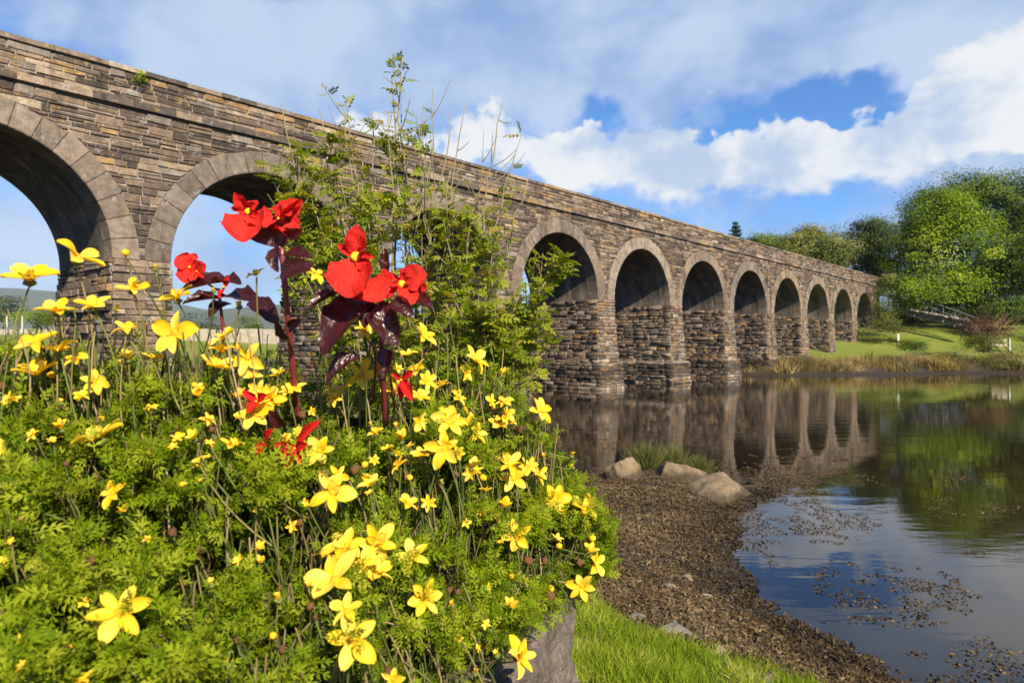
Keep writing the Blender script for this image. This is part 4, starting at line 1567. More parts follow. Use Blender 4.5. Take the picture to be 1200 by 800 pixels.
# added dark core behind the leaves: bed soil, with the mound's shade painted in
gx_ = np.linspace(-740, 655, 64)
rows_ = []
for k in range(16):
    t_ = k / 15
    yt = np.interp(gx_, TOPX, TOPY) + 38
    yb = np.interp(gx_, BOTX, BOTY) - 6
    yy = yb + (yt - yb) * t_
    rows_.append(PV(gx_, yy, surfZ(gx_, yy) + .13 + .02 * np.sin(gx_ * .05 + k)))
last = rows_[-1]
for dy_, dz_ in ((.12, -.02), (.3, -.12), (.45, -.35), (.5, -.9)):
    rows_.append(last + np.array([0, dy_, dz_]))
first = rows_[0]
rows_ = [first + np.array([0, .08, -.5])] + rows_
SG = np.array(rows_)
si = np.arange(SG.shape[0] * SG.shape[1]).reshape(SG.shape[:2])
soil = obj('dark_soil_core', SG.reshape(-1, 3), np.stack([si[:-1, :-1], si[:-1, 1:], si[1:, 1:], si[1:, :-1]], -1).reshape(-1, 4), m_soil_core, smooth=True)
tag(soil, 'dark soil heaped in the raised stone planter', 'soil', kind='structure')

# planter wall of rough slabs
pw = thing('stone_planter', (.0, 1.0, .95), 'rough grey stone planter under the yellow flowers', 'planter')


def slab(c, ax, ay, az_, seed, rot, tilt=0, mat=m_pst):
    """a riven slab: a box with broken faces"""
    import bmesh
    bm = bmesh.new()
    bmesh.ops.create_cube(bm, size=2.0)
    bmesh.ops.subdivide_edges(bm, edges=bm.edges[:], cuts=11, use_grid_fill=True)
    v = np.array([q.co[:] for q in bm.verts])
    f = [tuple(x.index for x in q.verts) for q in bm.faces]
    bm.free()
    n_ = np.linalg.norm(v ** 4, axis=1, keepdims=True) ** .25
    v = v * (1 - .10 * np.clip(n_ - 1, 0, None) ** 1.0 * 2)
    q = v * np.array([ax, ay, az_])
    d = fbm(q * 14 + seed, 4, seed) - .5
    d2 = fbm(q * np.array([9, 9, 45]) + seed, 3, seed + 5) - .5
    out = v / np.linalg.norm(v, axis=1, keepdims=True)
    q = q + out * (d * .075 + d2 * .04)[:, None]
    ca, sa = math.cos(rot), math.sin(rot)
    R = np.array([[ca, -sa, 0], [sa, ca, 0], [0, 0, 1]])
    T = np.array([[1, 0, 0], [0, math.cos(tilt), -math.sin(tilt)], [0, math.sin(tilt), math.cos(tilt)]])
    q = q @ T.T @ R.T + np.asarray(c)
    return obj('stone', q, f, mat, pw, tuple(c), smooth=False)


cc = P(628, 795, 1.12)
slab((-.030, 1.06, 1.880), .082, .27, .125, 3, -.27, -.02)
slab((.01, 1.18, 1.60), .075, .26, .12, 9, -.16)
slab((-.15, .80, 1.84), .10, .15, .10, 5, -.62, .05)
slab((-.02, .86, 1.60), .10, .20, .10, 15, -.45)
slab((-.36, .66, 1.76), .14, .12, .10, 6, -.95, 0)
slab((.03, 1.1, 1.32), .09, .34, .13, 7, -.2)
slab((-.15, .85, 1.36), .12, .22, .13, 17, -.5)
slab((-.03, 1.55, 1.70), .08, .24, .16, 8, .35)
slab((-.15, 1.85, 1.55), .10, .3, .2, 18, .6)
slab((.0, 1.55, 1.35), .10, .3, .18, 19, .3)
slab((.03, 1.1, 1.09), .10, .36, .13, 27, -.2)
slab((-.15, .85, 1.12), .13, .24, .13, 28, -.5)

# ---- bidens foliage: finely divided leaves
m_bleaf = leafy('bidens leaf', [(0, (.16, .085, .03)), (.06, (.035, .06, .004)), (.35, (.105, .17, .005)), (.7, (.20, .27, .007)), (1, (.33, .36, .025))], .42, .6, .10, (1.2, 1.1, .12))
m_bstem = leafy('bidens stem', [(0, (.07, .11, .02)), (.5, (.16, .19, .045)), (.75, (.30, .23, .10)), (1, (.40, .30, .17))], .15, .5, .35)
bv, bf = [], []


def lobe(o, ang, L, Wd):
    o = np.array([*o, 0.0])
    d = np.array([math.sin(ang), math.cos(ang), 0])
    s = np.array([d[1], -d[0], 0])
    k = len(bv)
    bv.extend([o - s * Wd * .35, o + s * Wd * .35, o + d * L * .55 - s * Wd + np.array([0, 0, .05]), o + d * L * .55 + s * Wd + np.array([0, 0, .05]), o + d * L + np.array([0, 0, -.06])])
    bf.extend([(k, k + 1, k + 3), (k, k + 3, k + 2), (k + 2, k + 3, k + 4)])


for (y_, a_, l_) in ((.22, 1.05, .34), (.22, -1.05, .34), (.48, .85, .36), (.48, -.85, .36), (.70, .6, .28), (.70, -.6, .28), (.72, 0, .42)):
    lobe((0, y_), a_, l_ * 1.12, .045)
for (y_, a_) in ((.22, 1.05), (.22, -1.05), (.48, .85), (.48, -.85)):
    o_ = (math.sin(a_) * .15, y_ + math.cos(a_) * .15)
    lobe(o_, a_ + .75, .15, .045)
k = len(bv)
bv.extend([np.array([-.02, 0, 0]), np.array([.02, 0, 0]), np.array([.015, .75, .02]), np.array([-.015, .75, .02])])
bf.extend([(k, k + 1, k + 2), (k, k + 2, k + 3)])
bv, bf = np.array(bv), np.array(bf)

bidens = thing('bidens_plant', (-.35, .8, 2.0), 'sprawling green mass of feathery foliage covered with yellow flowers in the planter', 'flowers')
N = 62000
px = np.where(rf_.uniform(0, 1, N) < .80, rf_.uniform(-60, 715, N), rf_.uniform(-760, -60, N))
yt = np.interp(px, TOPX, TOPY)
yb = np.interp(px, BOTX, BOTY)
py = yt + (yb + 12 - yt) * rf_.uniform(0, 1, N)
py -= np.abs(rf_.normal(0, 14, N)) * (py < yt + 60)
Z = surfZ(px, py)
dep = np.abs(rf_.normal(0, .05, N))
# clumps: shoots stand out and hollows lie between them
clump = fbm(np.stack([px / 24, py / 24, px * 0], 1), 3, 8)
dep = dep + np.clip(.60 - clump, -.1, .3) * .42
pts = PV(px, py, Z + dep)
keep = (clump > .40) | (rf_.uniform(0, 1, N) < .30)
keep &= ~((px > 560) & (py > np.interp(px, BOTX, BOTY) - 2) & (rf_.uniform(0, 1, N) < .7))
keep &= ~((py < yt + 30) & (rf_.uniform(0, 1, N) < .45))
pts, dep, px, py, clump = pts[keep], dep[keep], px[keep], py[keep], clump[keep]
n = len(pts)
dirs = rf_.normal(0, 1, (n, 3)) * np.array([1, 1, .8]) + np.array([.05, -.2, .5])
dirs /= np.linalg.norm(dirs, axis=1, keepdims=True)
upv = rf_.normal(0, .7, (n, 3)) + np.array([.15, -.5, .7])
xx = np.cross(dirs, upv)
xx /= np.linalg.norm(xx, axis=1, keepdims=True)
zz = np.cross(xx, dirs)
size = rf_.uniform(.012, .026, n) * np.interp(pts[:, 1], [.4, .7, 1.3], [.9, 1.0, 1.05])
tone = np.clip(rf_.normal(.50, .22, n) + .9 * (clump - .5) - dep * .8, 0, 1)  # deeper and hollow leaves toned darker, painted shade inside the mass
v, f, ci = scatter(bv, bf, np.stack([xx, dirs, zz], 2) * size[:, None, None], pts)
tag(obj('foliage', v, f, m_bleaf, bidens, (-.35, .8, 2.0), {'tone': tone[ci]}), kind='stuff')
# shoots and dry stalks through the mass
sv, sf, st_ = [], [], []


def stalk(a, b, r0, r1, tn, bend=.02, seg=6, sides=4):
    a, b = np.asarray(a, float), np.asarray(b, float)
    m_ = (a + b) / 2 + rf_.normal(0, bend, 3) * np.array([1, 1, .4])
    v, f = tube(bez(a, m_, b, seg), np.linspace(r0, r1, seg), sides, False)
    o = sum(len(q) for q in sv)
    sv.append(np.array(v))
    sf.append(np.array(f) + o)
    st_.append(np.full(len(v), tn))


for q in range(1500):
    x = rf_.uniform(-250, 690)
    y0 = np.interp(x, TOPX, TOPY)
    y1 = np.interp(x, BOTX, BOTY)
    y = y0 + (min(y1, 860) - y0) * rf_.uniform(-.04, .95)
    z_ = surfZ(x, y)[0]
    tip = PV(x, y, z_ - .005)
    low = PV(x + rf_.normal(0, 18) - max(0, x - 560) * .25, min(y + rf_.uniform(50, 150), np.interp(x, BOTX, BOTY) - 6), z_ + rf_.uniform(.03, .10))
    stalk(low, tip, .0015, .0009, np.clip(rf_.choice([.2, .4, .75, .95], p=[.25, .3, .25, .2]) + rf_.normal(0, .08), 0, 1))
for q in range(210):     # the wiry stems that stand free above the mass at the left and right
    x = rf_.choice([rf_.uniform(0, 330), rf_.uniform(330, 690)], p=[.72, .28])
    y0 = np.interp(x, TOPX, TOPY)
    y = y0 - rf_.uniform(-10, 62)
    z_ = surfZ(x, y0 + 10)[0] + rf_.uniform(-.06, .08)
    tip = PV(x, y, z_)
    low = PV(x + rf_.normal(0, 14), y0 + rf_.uniform(40, 110), z_ + rf_.uniform(.0, .08))
    stalk(low, tip, .0013, .0008, np.clip(rf_.choice([.3, .5, .8, .95]) + rf_.normal(0, .08), 0, 1), .012)

# ---- bidens flowers
m_yel, nt = mat_new('yellow petal')
c = nt.ramp(attr(nt, 'tone'), [(0, (.78, .29, .005)), (.35, (.84, .46, .008)), (.7, (.87, .57, .018)), (1, (.89, .67, .09))])
pb = principled(nt, c, .5, .3, bump(nt, nt.noise(nt.n('ShaderNodeTexCoord').outputs['Object'], 300, 2), .15, .001))
tr = nt.n('ShaderNodeBsdfTranslucent')
nt.put(tr.inputs[0], nt.mix(1.0, c, (1, .95, .5), 'MULTIPLY'))
mx = nt.n('ShaderNodeMixShader')
mx.inputs[0].default_value = .35
nt.put(mx.inputs[1], pb)
nt.put(mx.inputs[2], tr.outputs[0])
finish(nt, mx.outputs[0])
m_disc = simple('flower disc', (.78, .36, .01), .7, .2, .35, 900, .8, .001)
m_calyx = simple('calyx', (.10, .14, .025), .6, .3, .3, 200)
m_dead = simple('dry flower head', (.13, .062, .025), .8, .2, .5, 300, .8, .002)
m_bud = simple('yellow bud', (.80, .42, .01), .6, .3, .3, 300, .6, .002)


def petal_mesh(name, L, Wd, cup, droop, notch, tone, twist=0.0, nu=8, nv=5):
    """a grooved ray petal along +Y from the origin"""
    vs_, fs = [], []
    for i in range(nu):
        u = i / (nu - 1)
        wdt = Wd * (math.sin(math.pi * min(1, u * .86 + .10)) ** .75) * (1 if u < .93 else .72)
        for j in range(nv):
            q = (j / (nv - 1) - .5) * 2
            x = q * wdt
            y = L * u - (notch * L * (1 - abs(q)) if i == nu - 1 else 0) * (1 if j in (2,) else .4)
            z = cup * math.sin(u * math.pi * .6) * L - droop * L * u * u + .10 * Wd * math.cos(q * math.pi * 2) + .22 * Wd * q * q
            z += twist * x * u
            vs_.append((x, y, z))
    for i in range(nu - 1):
        for j in range(nv - 1):
            a = i * nv + j
            fs.append((a, a + 1, a + nv + 1, a + nv))
    tn = np.array([tone + .25 * (v_[1] / L - .5) for v_ in vs_])
    return pydata(name, vs_, fs, m_yel, attrs={'tone': np.clip(tn, 0, 1)}, smooth=True)


PET = [petal_mesh('petal', .5 * random.uniform(.92, 1.05), .142 * random.uniform(.85, 1.15), random.uniform(.05, .30), random.uniform(.0, .45), .10, random.uniform(.42, 1.0), random.uniform(-.9, .9)) for _ in range(26)]


def dome(name, r, h, mat, rings=4, sides=10, bumpy=.12):
    vs_, fs = [(0, 0, h)], []
    for i in range(1, rings + 1):
        a = i / rings * math.pi / 2
        for k in range(sides):
            b = 2 * math.pi * k / sides
            j = 1 + random.uniform(-bumpy, bumpy)
            vs_.append((r * math.sin(a) * math.cos(b) * j, r * math.sin(a) * math.sin(b) * j, h * math.cos(a) * j))
    for k in range(sides):
        fs.append((0, 1 + k, 1 + (k + 1) % sides))
    for i in range(rings - 1):
        for k in range(sides):
            a, b = 1 + i * sides + k, 1 + i * sides + (k + 1) % sides
            fs.append((a, a + sides, b + sides, b))
    vs_.append((0, 0, -h * .9))
    e = len(vs_) - 1
    for k in range(sides):
        fs.append((1 + (rings - 1) * sides + (k + 1) % sides, 1 + (rings - 1) * sides + k, e))
    return pydata(name, vs_, fs, mat, smooth=True)


DISC = dome('flower', .105, .07, m_disc)
BUD = dome('bud', .5, .55, m_bud, 4, 10, .1)
DEAD = dome('seed_head', .5, .5, m_dead, 4, 9, .3)
CAL = dome('calyx', .13, .10, m_calyx, 3, 8, .2)
WHOLE = None


def face_matrix(center, normal, roll, size):
    nrm = Vector(normal).normalized()
    q = nrm.to_track_quat('Z', 'Y')
    return Matrix.Translation(Vector(center)) @ q.to_matrix().to_4x4() @ Matrix.Rotation(roll, 4, 'Z') @ Matrix.Scale(size, 4)


def child(name, me, parent, M, root=None):
    """M: matrix in the place; parent carries translation only unless it is a flower"""
    o = bpy.data.objects.new(name, me)
    COL.objects.link(o)
    o.parent = parent
    o.matrix_basis = M
    return o


def joined(mesh_list, mats_, name):
    vs_, fs, tn, mi, mts = [], [], [], [], []
    for me, M in zip(mesh_list, mats_):
        o = len(vs_)
        vs_ += [tuple(M @ v.co) for v in me.vertices]
        fs += [tuple(i + o for i in p_.vertices) for p_ in me.polygons]
        a = me.attributes.get('tone')
        tn += [d.value for d in a.data] if a else [.5] * len(me.vertices)
        mt = me.materials[0]
        if mt not in mts:
            mts.append(mt)
        mi += [mts.index(mt)] * len(me.polygons)
    r = pydata(name, vs_, fs, None, attrs={'tone': np.array(tn)}, smooth=True)
    for mt in mts:
        r.materials.append(mt)
    r.polygons.foreach_set('material_index', np.array(mi, dtype=np.int32))
    return r


def petal_set(seed, n=5, up=.12, extra=0):
    rr_ = random.Random(seed)
    out = []
    for k in range(n):
        out.append((rr_.randrange(len(PET)), 2 * math.pi * k / n + rr_.uniform(-.16, .16), up + rr_.uniform(-.22, .22), rr_.uniform(.86, 1.1)))
    for k in range(extra):
        out.append((rr_.randrange(len(PET)), rr_.uniform(0, 6.28), .75 + rr_.uniform(-.2, .2), rr_.uniform(.5, .7)))
    return out


def pm(ang, tilt, k):
    return Matrix.Rotation(ang, 4, 'Z') @ Matrix.Rotation(tilt, 4, 'X') @ Matrix.Translation((0, .05, 0)) @ Matrix.Diagonal((k * (.72 + .5 * ((ang * 7.3 + k * 31) % 1)), k, k, 1))


SMALL = []
for q in range(12):
    ps = petal_set(500 + q, 5 + (q % 3 == 0), .05 + .06 * (q % 6), q % 4)
    SMALL.append(joined([PET[a] for a, *_ in ps] + [DISC], [pm(b, c_, d) for _, b, c_, d in ps] + [Matrix.Identity(4)], 'flower'))

BUDS = []
for q in range(5):
    ps = petal_set(700 + q, 6, 1.05, 3)
    BUDS.append(joined([PET[a] for a, *_ in ps] + [CAL], [Matrix.Translation((0, 0, -.15)) @ Matrix.Scale(1.25, 4) @ pm(b, c_, d * .8) for _, b, c_, d in ps] + [Matrix.Translation((0, 0, -.2)) @ Matrix.Scale(2.2, 4)], 'bud'))

# (px, py, width px, look): look f = to the viewer, u = to the sky (seen from the side), r / l = to the right / left, b = bud, d = dead head, h = half open
FL = [
    (92, 303, 54, 'ur'), (35, 327, 56, 'u'), (67, 365, 44, 'u'), (110, 359, 38, 'u'), (156, 339, 42, 'ur'), (207, 350, 42, 'u'), (43, 402, 44, 'u'), (70, 411, 42, 'u'), (42, 439, 52, 'u'), (205, 390, 54, 'f'),
    (263, 397, 36, 'u'), (254, 430, 42, 'ur'), (290, 419, 44, 'f'), (297, 485, 44, 'f'), (116, 513, 62, 'ul'), (315, 468, 36, 'f'), (147, 386, 30, 'u'), (4, 524, 26, 'f'), (132, 578, 34, 'f'), (144, 600, 22, 'h'),
    (140, 717, 66, 'f'), (304, 644, 24, 'h'), (304, 660, 22, 'h'), (374, 528, 36, 'f'), (390, 577, 52, 'f'), (434, 567, 28, 'u'), (526, 495, 42, 'f'), (520, 526, 46, 'f'), (406, 640, 50, 'u'), (441, 636, 50, 'f'),
    (392, 680, 70, 'ul'), (426, 662, 44, 'f'), (483, 652, 44, 'f'), (498, 700, 46, 'f'), (442, 672, 42, 'ur'), (414, 748, 64, 'f'), (460, 795, 30, 'f'), (608, 770, 46, 'r'), (598, 712, 30, 'h'), (606, 628, 38, 'f'),
    (650, 585, 36, 'f'), (684, 596, 38, 'ur'), (597, 546, 40, 'u'), (602, 560, 36, 'f'), (630, 556, 28, 'r'), (692, 648, 24, 'h'), (697, 660, 30, 'r'), (682, 686, 32, 'f'), (592, 485, 26, 'r'), (631, 481, 36, 'r'),
    (496, 393, 32, 'r'), (424, 439, 42, 'f'), (392, 459, 28, 'u'), (464, 459, 36, 'u'), (556, 421, 36, 'r'), (500, 446, 26, 'r'), (536, 466, 22, 'r'), (518, 452, 22, 'u'), (300, 322, 24, 'u'), (478, 416, 22, 'u'),
    (428, 388, 24, 'f'), (590, 440, 20, 'h'), (325, 440, 22, 'u'), (97, 797, 30, 'u'), (545, 436, 24, 'r'), (370, 322, 22, 'r'), (180, 420, 24, 'u'), (15, 470, 22, 'u'), (230, 455, 20, 'u'), (548, 486, 22, 'r'),
    (384, 650, 30, 'u'), (575, 470, 18, 'r'), (620, 545, 24, 'f'), (345, 455, 26, 'u'), (402, 430, 20, 'u'), (588, 490, 20, 'u'), (406, 715, 40, 'u'),
    (147, 297, 9, 'b'), (182, 314, 13, 'b'), (250, 340, 11, 'b'), (280, 358, 15, 'b'), (143, 426, 13, 'b'), (94, 468, 16, 'b'), (51, 496, 15, 'b'), (136, 361, 14, 'b'), (72, 471, 11, 'b'), (248, 526, 14, 'b'), (228, 547, 13, 'b'),
    (120, 491, 11, 'b'), (161, 439, 10, 'b'), (248, 683, 16, 'b'), (326, 700, 20, 'b'), (84, 760, 17, 'b'), (266, 778, 18, 'b'), (458, 528, 18, 'b'), (530, 708, 13, 'b'), (582, 766, 14, 'b'), (557, 787, 14, 'b'), (670, 533, 12, 'b'), (637, 535, 11, 'b'),
    (671, 547, 10, 'b'), (694, 631, 9, 'b'), (518, 564, 10, 'b'), (464, 500, 14, 'b'), (435, 497, 11, 'b'), (60, 440, 9, 'b'), (300, 600, 10, 'b'), (600, 676, 8, 'b'), (645, 690, 9, 'b'), (320, 745, 9, 'b'), (318, 540, 9, 'b'),
    (428, 545, 9, 'b'), (175, 530, 9, 'b'), (480, 560, 8, 'b'), (566, 560, 9, 'b'), (35, 480, 10, 'b'), (8, 415, 10, 'b'), (655, 640, 8, 'b')]
for q in range(104):
    k_ = q % 4
    x, y = [(rf_.uniform(0, 330), rf_.uniform(385, 520)), (rf_.uniform(430, 690), rf_.uniform(430, 640)), (rf_.uniform(240, 560), rf_.uniform(410, 560)), (rf_.uniform(0, 640), rf_.uniform(520, 790))][k_]
    if np.interp(x, TOPX, TOPY) - 25 < y < np.interp(x, BOTX, BOTY) - 8:
        FL.append((x, y, rf_.uniform(11, 30) if k_ < 3 else rf_.uniform(9, 16), rf_.choice(['u', 'u', 'ur', 'f', 'r', 'h', 'ul'])))
for q in range(26):
    x = rf_.uniform(-650, -20)
    y0 = np.interp(x, TOPX, TOPY)
    FL.append((x, y0 + rf_.uniform(-20, 250), rf_.uniform(18, 27), rf_.choice(['u', 'f', 'ul'])))
for q in range(46):
    x = rf_.uniform(0, 680)
    y0, y1 = np.interp(x, TOPX, TOPY), min(800, np.interp(x, BOTX, BOTY))
    FL.append((x, y0 + (y1 - y0) * rf_.uniform(0, .97), rf_.uniform(7, 13), 'd'))
BR = wloc(bidens)
NRM = {'f': (.0, -1, .35), 'u': (.0, -.38, 1), 'ur': (.45, -.42, .8), 'ul': (-.4, -.45, .8), 'r': (.75, -.6, .45), 'h': (.1, -.5, .9)}
npet = 0
fl_sorted = sorted(FL, key=lambda q: -q[2])
for q, (x, y, wpx, look) in enumerate(fl_sorted):
    Zf = surfZ(x, max(y, np.interp(x, TOPX, TOPY) + 4))[0]
    Zf -= .012 + (.02 if look not in 'bd' else 0)
    c = P(x, y, Zf)
    sz = wpx * Zf / FPX
    hd = c
    if look in 'bd':
        me = BUD if look == 'b' else DEAD
        nr = Vector((rf_.normal(0, .4), -.3, 1))
        if look == 'b':
            me = BUDS[q % 5] if wpx >= 10 else BUD
        child('bud' if look == 'b' else 'seed_head', me, bidens, Matrix.Translation(-BR) @ face_matrix(c, nr, 0, sz))
        root_pt = c - np.array([0, 0, sz * .4])
    else:
        b = np.array(NRM[look]) + rf_.normal(0, .16, 3)
        roll = rf_.uniform(0, 6.28)
        M = Matrix.Translation(-BR) @ face_matrix(c, b, roll, sz)
        if npet < 292 and wpx >= 28 and look != 'h':
            fl = child('flower', DISC, bidens, M)
            ps = petal_set(900 + q, 5 if rf_.uniform() < .6 else 6, .10 if look == 'f' else .18, 2 if rf_.uniform() < .4 and npet < 220 else 0)
            for a, ang, tilt, k in ps:
                child('petal', PET[a], fl, pm(ang, tilt, k))
                npet += 1
            child('calyx', CAL, fl, Matrix.Translation((0, 0, -.10)))
        elif look == 'h':
            ps = petal_set(900 + q, 5, .95)
            child('flower', joined([PET[a] for a, *_ in ps] + [CAL], [pm(bb, cc_, d) for _, bb, cc_, d in ps] + [Matrix.Translation((0, 0, -.08))], 'flower'), bidens, M)
        else:
            child('flower', SMALL[q % 12], bidens, M)
        bn = b / np.linalg.norm(b)
        root_pt = c - bn * sz * .12
    ks = float(np.clip((x - 540) / 100, 0, 1))
    low = root_pt + np.array([rf_.normal(0, .02) - .10 * ks, rf_.uniform(.02, .07), -rf_.uniform(.07, .13) * (1 - ks) + .02 * ks])
    stalk(low, root_pt, .0013, .0010, .35 + rf_.uniform(-.2, .4), .012)
tag(obj('stems', np.vstack(sv), np.vstack(sf), m_bstem, bidens, (-.35, .8, 2.0), {'tone': np.concatenate(st_)}, smooth=True), kind='stuff')

# ------------------------------------------------------------------ begonias
m_red, nt = mat_new('red petal')
tcn = nt.n('ShaderNodeTexCoord').outputs['Object']
c = nt.ramp(attr(nt, 'tone'), [(0, (.20, .002, .004)), (.45, (.55, .010, .010)), (.8, (.74, .032, .020)), (1, (.80, .08, .05))])
vm_ = nt.n('ShaderNodeMapping')
nt.put(vm_.inputs[0], tcn)
vm_.inputs['Scale'].default_value = (9, 1.6, 2)
vein = nt.noise(vm_.outputs[0], 2.2, 4, .6)
c = nt.mix(nt.rng(vein, .35, .7, 0, .45), c, nt.mix(1.0, c, (1.0, 2.4, 2.2), 'MULTIPLY'))
pb = principled(nt, c, .58, .18, bump(nt, nt.m('ADD', vein, nt.noise(tcn, 5, 2, .5)), .35, .02))
tr = nt.n('ShaderNodeBsdfTranslucent')
nt.put(tr.inputs[0], nt.mix(1.0, c, (1, .35, .3), 'MULTIPLY'))
mx = nt.n('ShaderNodeMixShader')
mx.inputs[0].default_value = .35
nt.put(mx.inputs[1], pb)
nt.put(mx.inputs[2], tr.outputs[0])
finish(nt, mx.outputs[0])
m_bgl, nt = mat_new('begonia leaf')
tcn = nt.n('ShaderNodeTexCoord').outputs['Object']
c = nt.mix(nt.noise(tcn, 3.5, 4, .6), (.018, .005, .007), (.070, .012, .012))
wv_ = nt.n('ShaderNodeTexWave', wave_type='RINGS', rings_direction='Z')
nt.put(wv_.inputs['Vector'], tcn)
wv_.inputs['Scale'].default_value = 2.2
wv_.inputs['Distortion'].default_value = 3.0
pb = principled(nt, c, .33, .5, bump(nt, nt.m('ADD', nt.noise(tcn, 5, 2, .5), nt.m('MULTIPLY', wv_.outputs['Fac'], .08)), .25, .02))
tr = nt.n('ShaderNodeBsdfTranslucent')
tr.inputs[0].default_value = (.17, .018, .010, 1)
mx = nt.n('ShaderNodeMixShader')
mx.inputs[0].default_value = .30
nt.put(mx.inputs[1], pb)
nt.put(mx.inputs[2], tr.outputs[0])
finish(nt, mx.outputs[0])
m_bgs = simple('begonia stem', (.16, .025, .030), .35, .5, .35, 40, .2, .002)


def blade_mesh(name, L, Wd, cup, mat, tone=.5, fold=0.0, asym=0.0, ea=.85, eb=.55, nu=15, nv=9, wave=.085, curl=0.0):
    """a broad petal or leaf along +Y; unit sized"""
    vs_, fs = [], []
    ph = random.uniform(0, 6)
    for i in range(nu):
        u = .5 - .5 * math.cos(math.pi * i / (nu - 1))
        wdt = Wd * max(0.0, math.sin(math.pi * (.004 + .992 * u) ** ea)) ** eb + .004
        for j in range(nv):
            q = (j / (nv - 1) - .5) * 2
            x = q * wdt * (1 + asym * (1 if q > 0 else -1))
            y = L * u - asym * .12 * abs(q) * (1 - u)
            kk = (wdt / Wd) ** 2
            z = cup * q * q * Wd * (.4 + u) * kk - curl * L * u * u + fold * abs(q) * Wd * kk + kk * wave * math.sin(u * 9 + q * 4 + ph) * (abs(q) + .2) * Wd * 2
            z += .11 * Wd * math.sin(u * 19 + ph * 2 + q * 3) * abs(q) ** 2.5 * kk ** .5
            vs_.append((x, y, z))
    for i in range(nu - 1):
        for j in range(nv - 1):
            a = i * nv + j
            fs.append((a, a + 1, a + nv + 1, a + nv))
    t_ = [np.clip(tone + .22 * (1 - abs(j / (nv - 1) - .5) * 2) * (1 - i / nu), 0, 1) for i in range(nu) for j in range(nv)]  # petal tone lifted along the base midline, shading put into the colour
    return pydata(name, vs_, fs, mat, attrs={'tone': np.array(t_)}, smooth=True)


RP = {'oval': blade_mesh('petal', 1, .36, .45, m_red, .45, .1, curl=.1, ea=.95, eb=.75), 'round': blade_mesh('petal', 1, .56, .35, m_red, .62, 0, curl=.18, ea=1.35, eb=.5), 'narrow': blade_mesh('petal', 1, .25, .6, m_red, .5, .1, curl=.2, ea=1.2, eb=.6),
      'dark': blade_mesh('petal', 1, .42, .5, m_red, .25, .12, curl=.25, ea=1.1, eb=.6), 'wide': blade_mesh('petal', 1, .62, .5, m_red, .58, .03, curl=.28, ea=1.4, eb=.5)}
BL = [blade_mesh('leaf', 1, .36, .40, m_bgl, .5, .12, .22, curl=.15, wave=.02, ea=.72, eb=.62), blade_mesh('leaf', 1, .42, .25, m_bgl, .5, .25, .28, curl=.22, wave=.025, ea=.70, eb=.62), blade_mesh('leaf', 1, .33, .5, m_bgl, .5, .2, .18, curl=.12, wave=.02, ea=.75, eb=.62)]
m_bgc = simple('begonia stamens', (.80, .50, .02), .7, .2, .3, 700, .9, .001)
BCEN = dome('stamens', .5, .34, m_bgc, 4, 12, .16)


def blade_matrix(o, tip, normal, width):
    """places a unit blade with its foot at o, its tip at tip and its face to normal; width scales sideways"""
    o, tip = Vector(o), Vector(tip)
    y = tip - o
    L = y.length
    y.normalize()
    z = Vector(normal)
    z = (z - y * z.dot(y)).normalized()
    x = y.cross(z)
    M = Matrix((x * L * width, y * L, z * L)).transposed().to_4x4()
    M.translation = o
    return M


def begonia(label, base, stems, flowers, leaves):
    root = thing('begonia', tuple(base), label, 'begonia', 'red begonias among the yellow flowers')
    r = wloc(root)
    for pts, r0, r1 in stems:
        pp = np.array([P(*q) for q in pts])
        if len(pp) == 3:
            pp = bez(pp[0], 2 * pp[1] - (pp[0] + pp[2]) / 2, pp[2], 12)
        v, f = tube(pp, .76 * np.linspace(r0, r1, len(pp)) * (1 + .12 * np.sin(np.arange(len(pp)) * 2.2)), 10)
        obj('stem', v, f, m_bgs, root, tuple(pp[0]), smooth=True)
    for (x, y, Z_, cpx, petals) in flowers:
        c = P(x, y, Z_)
        me = BCEN
        o = child('flower', me, root, Matrix.Translation(Vector(c) - r) @ Vector((0, -1, .25)).to_track_quat('Z', 'Y').to_matrix().to_4x4() @ Matrix.Scale(max(cpx, 3) * Z_ / FPX, 4))
        Mi = (Matrix.Translation(r) @ o.matrix_basis).inverted()
        extra = [('narrow', x + rf_.uniform(-14, 14), y + rf_.uniform(-14, 14), -.012, (rf_.normal(0, .6), -.8, .3), .9) for _ in range(2)] if cpx > 5 else []
        for (kind, tx, ty, dz_, nr, wd_) in petals + extra:
            tx, ty = x + (tx - x) * .9, y + (ty - y) * .9
            Mp = blade_matrix(c + np.array([0, .004, 0]), P(tx, ty, Z_ + dz_), nr, wd_ * .92)
            child('petal', RP[kind], o, Mi @ Mp)
    for (kind, ox, oy, oz, tx, ty, tz, nr, wd_) in leaves:
        tx, ty = ox + (tx - ox) * .84, oy + (ty - oy) * .84
        child('leaf', BL[kind], root, Matrix.Translation(-r) @ blade_matrix(P(ox, oy, oz - .03), P(tx, ty, oz - .03 + (tz - oz) * .35), nr, wd_ * .92))
    return root


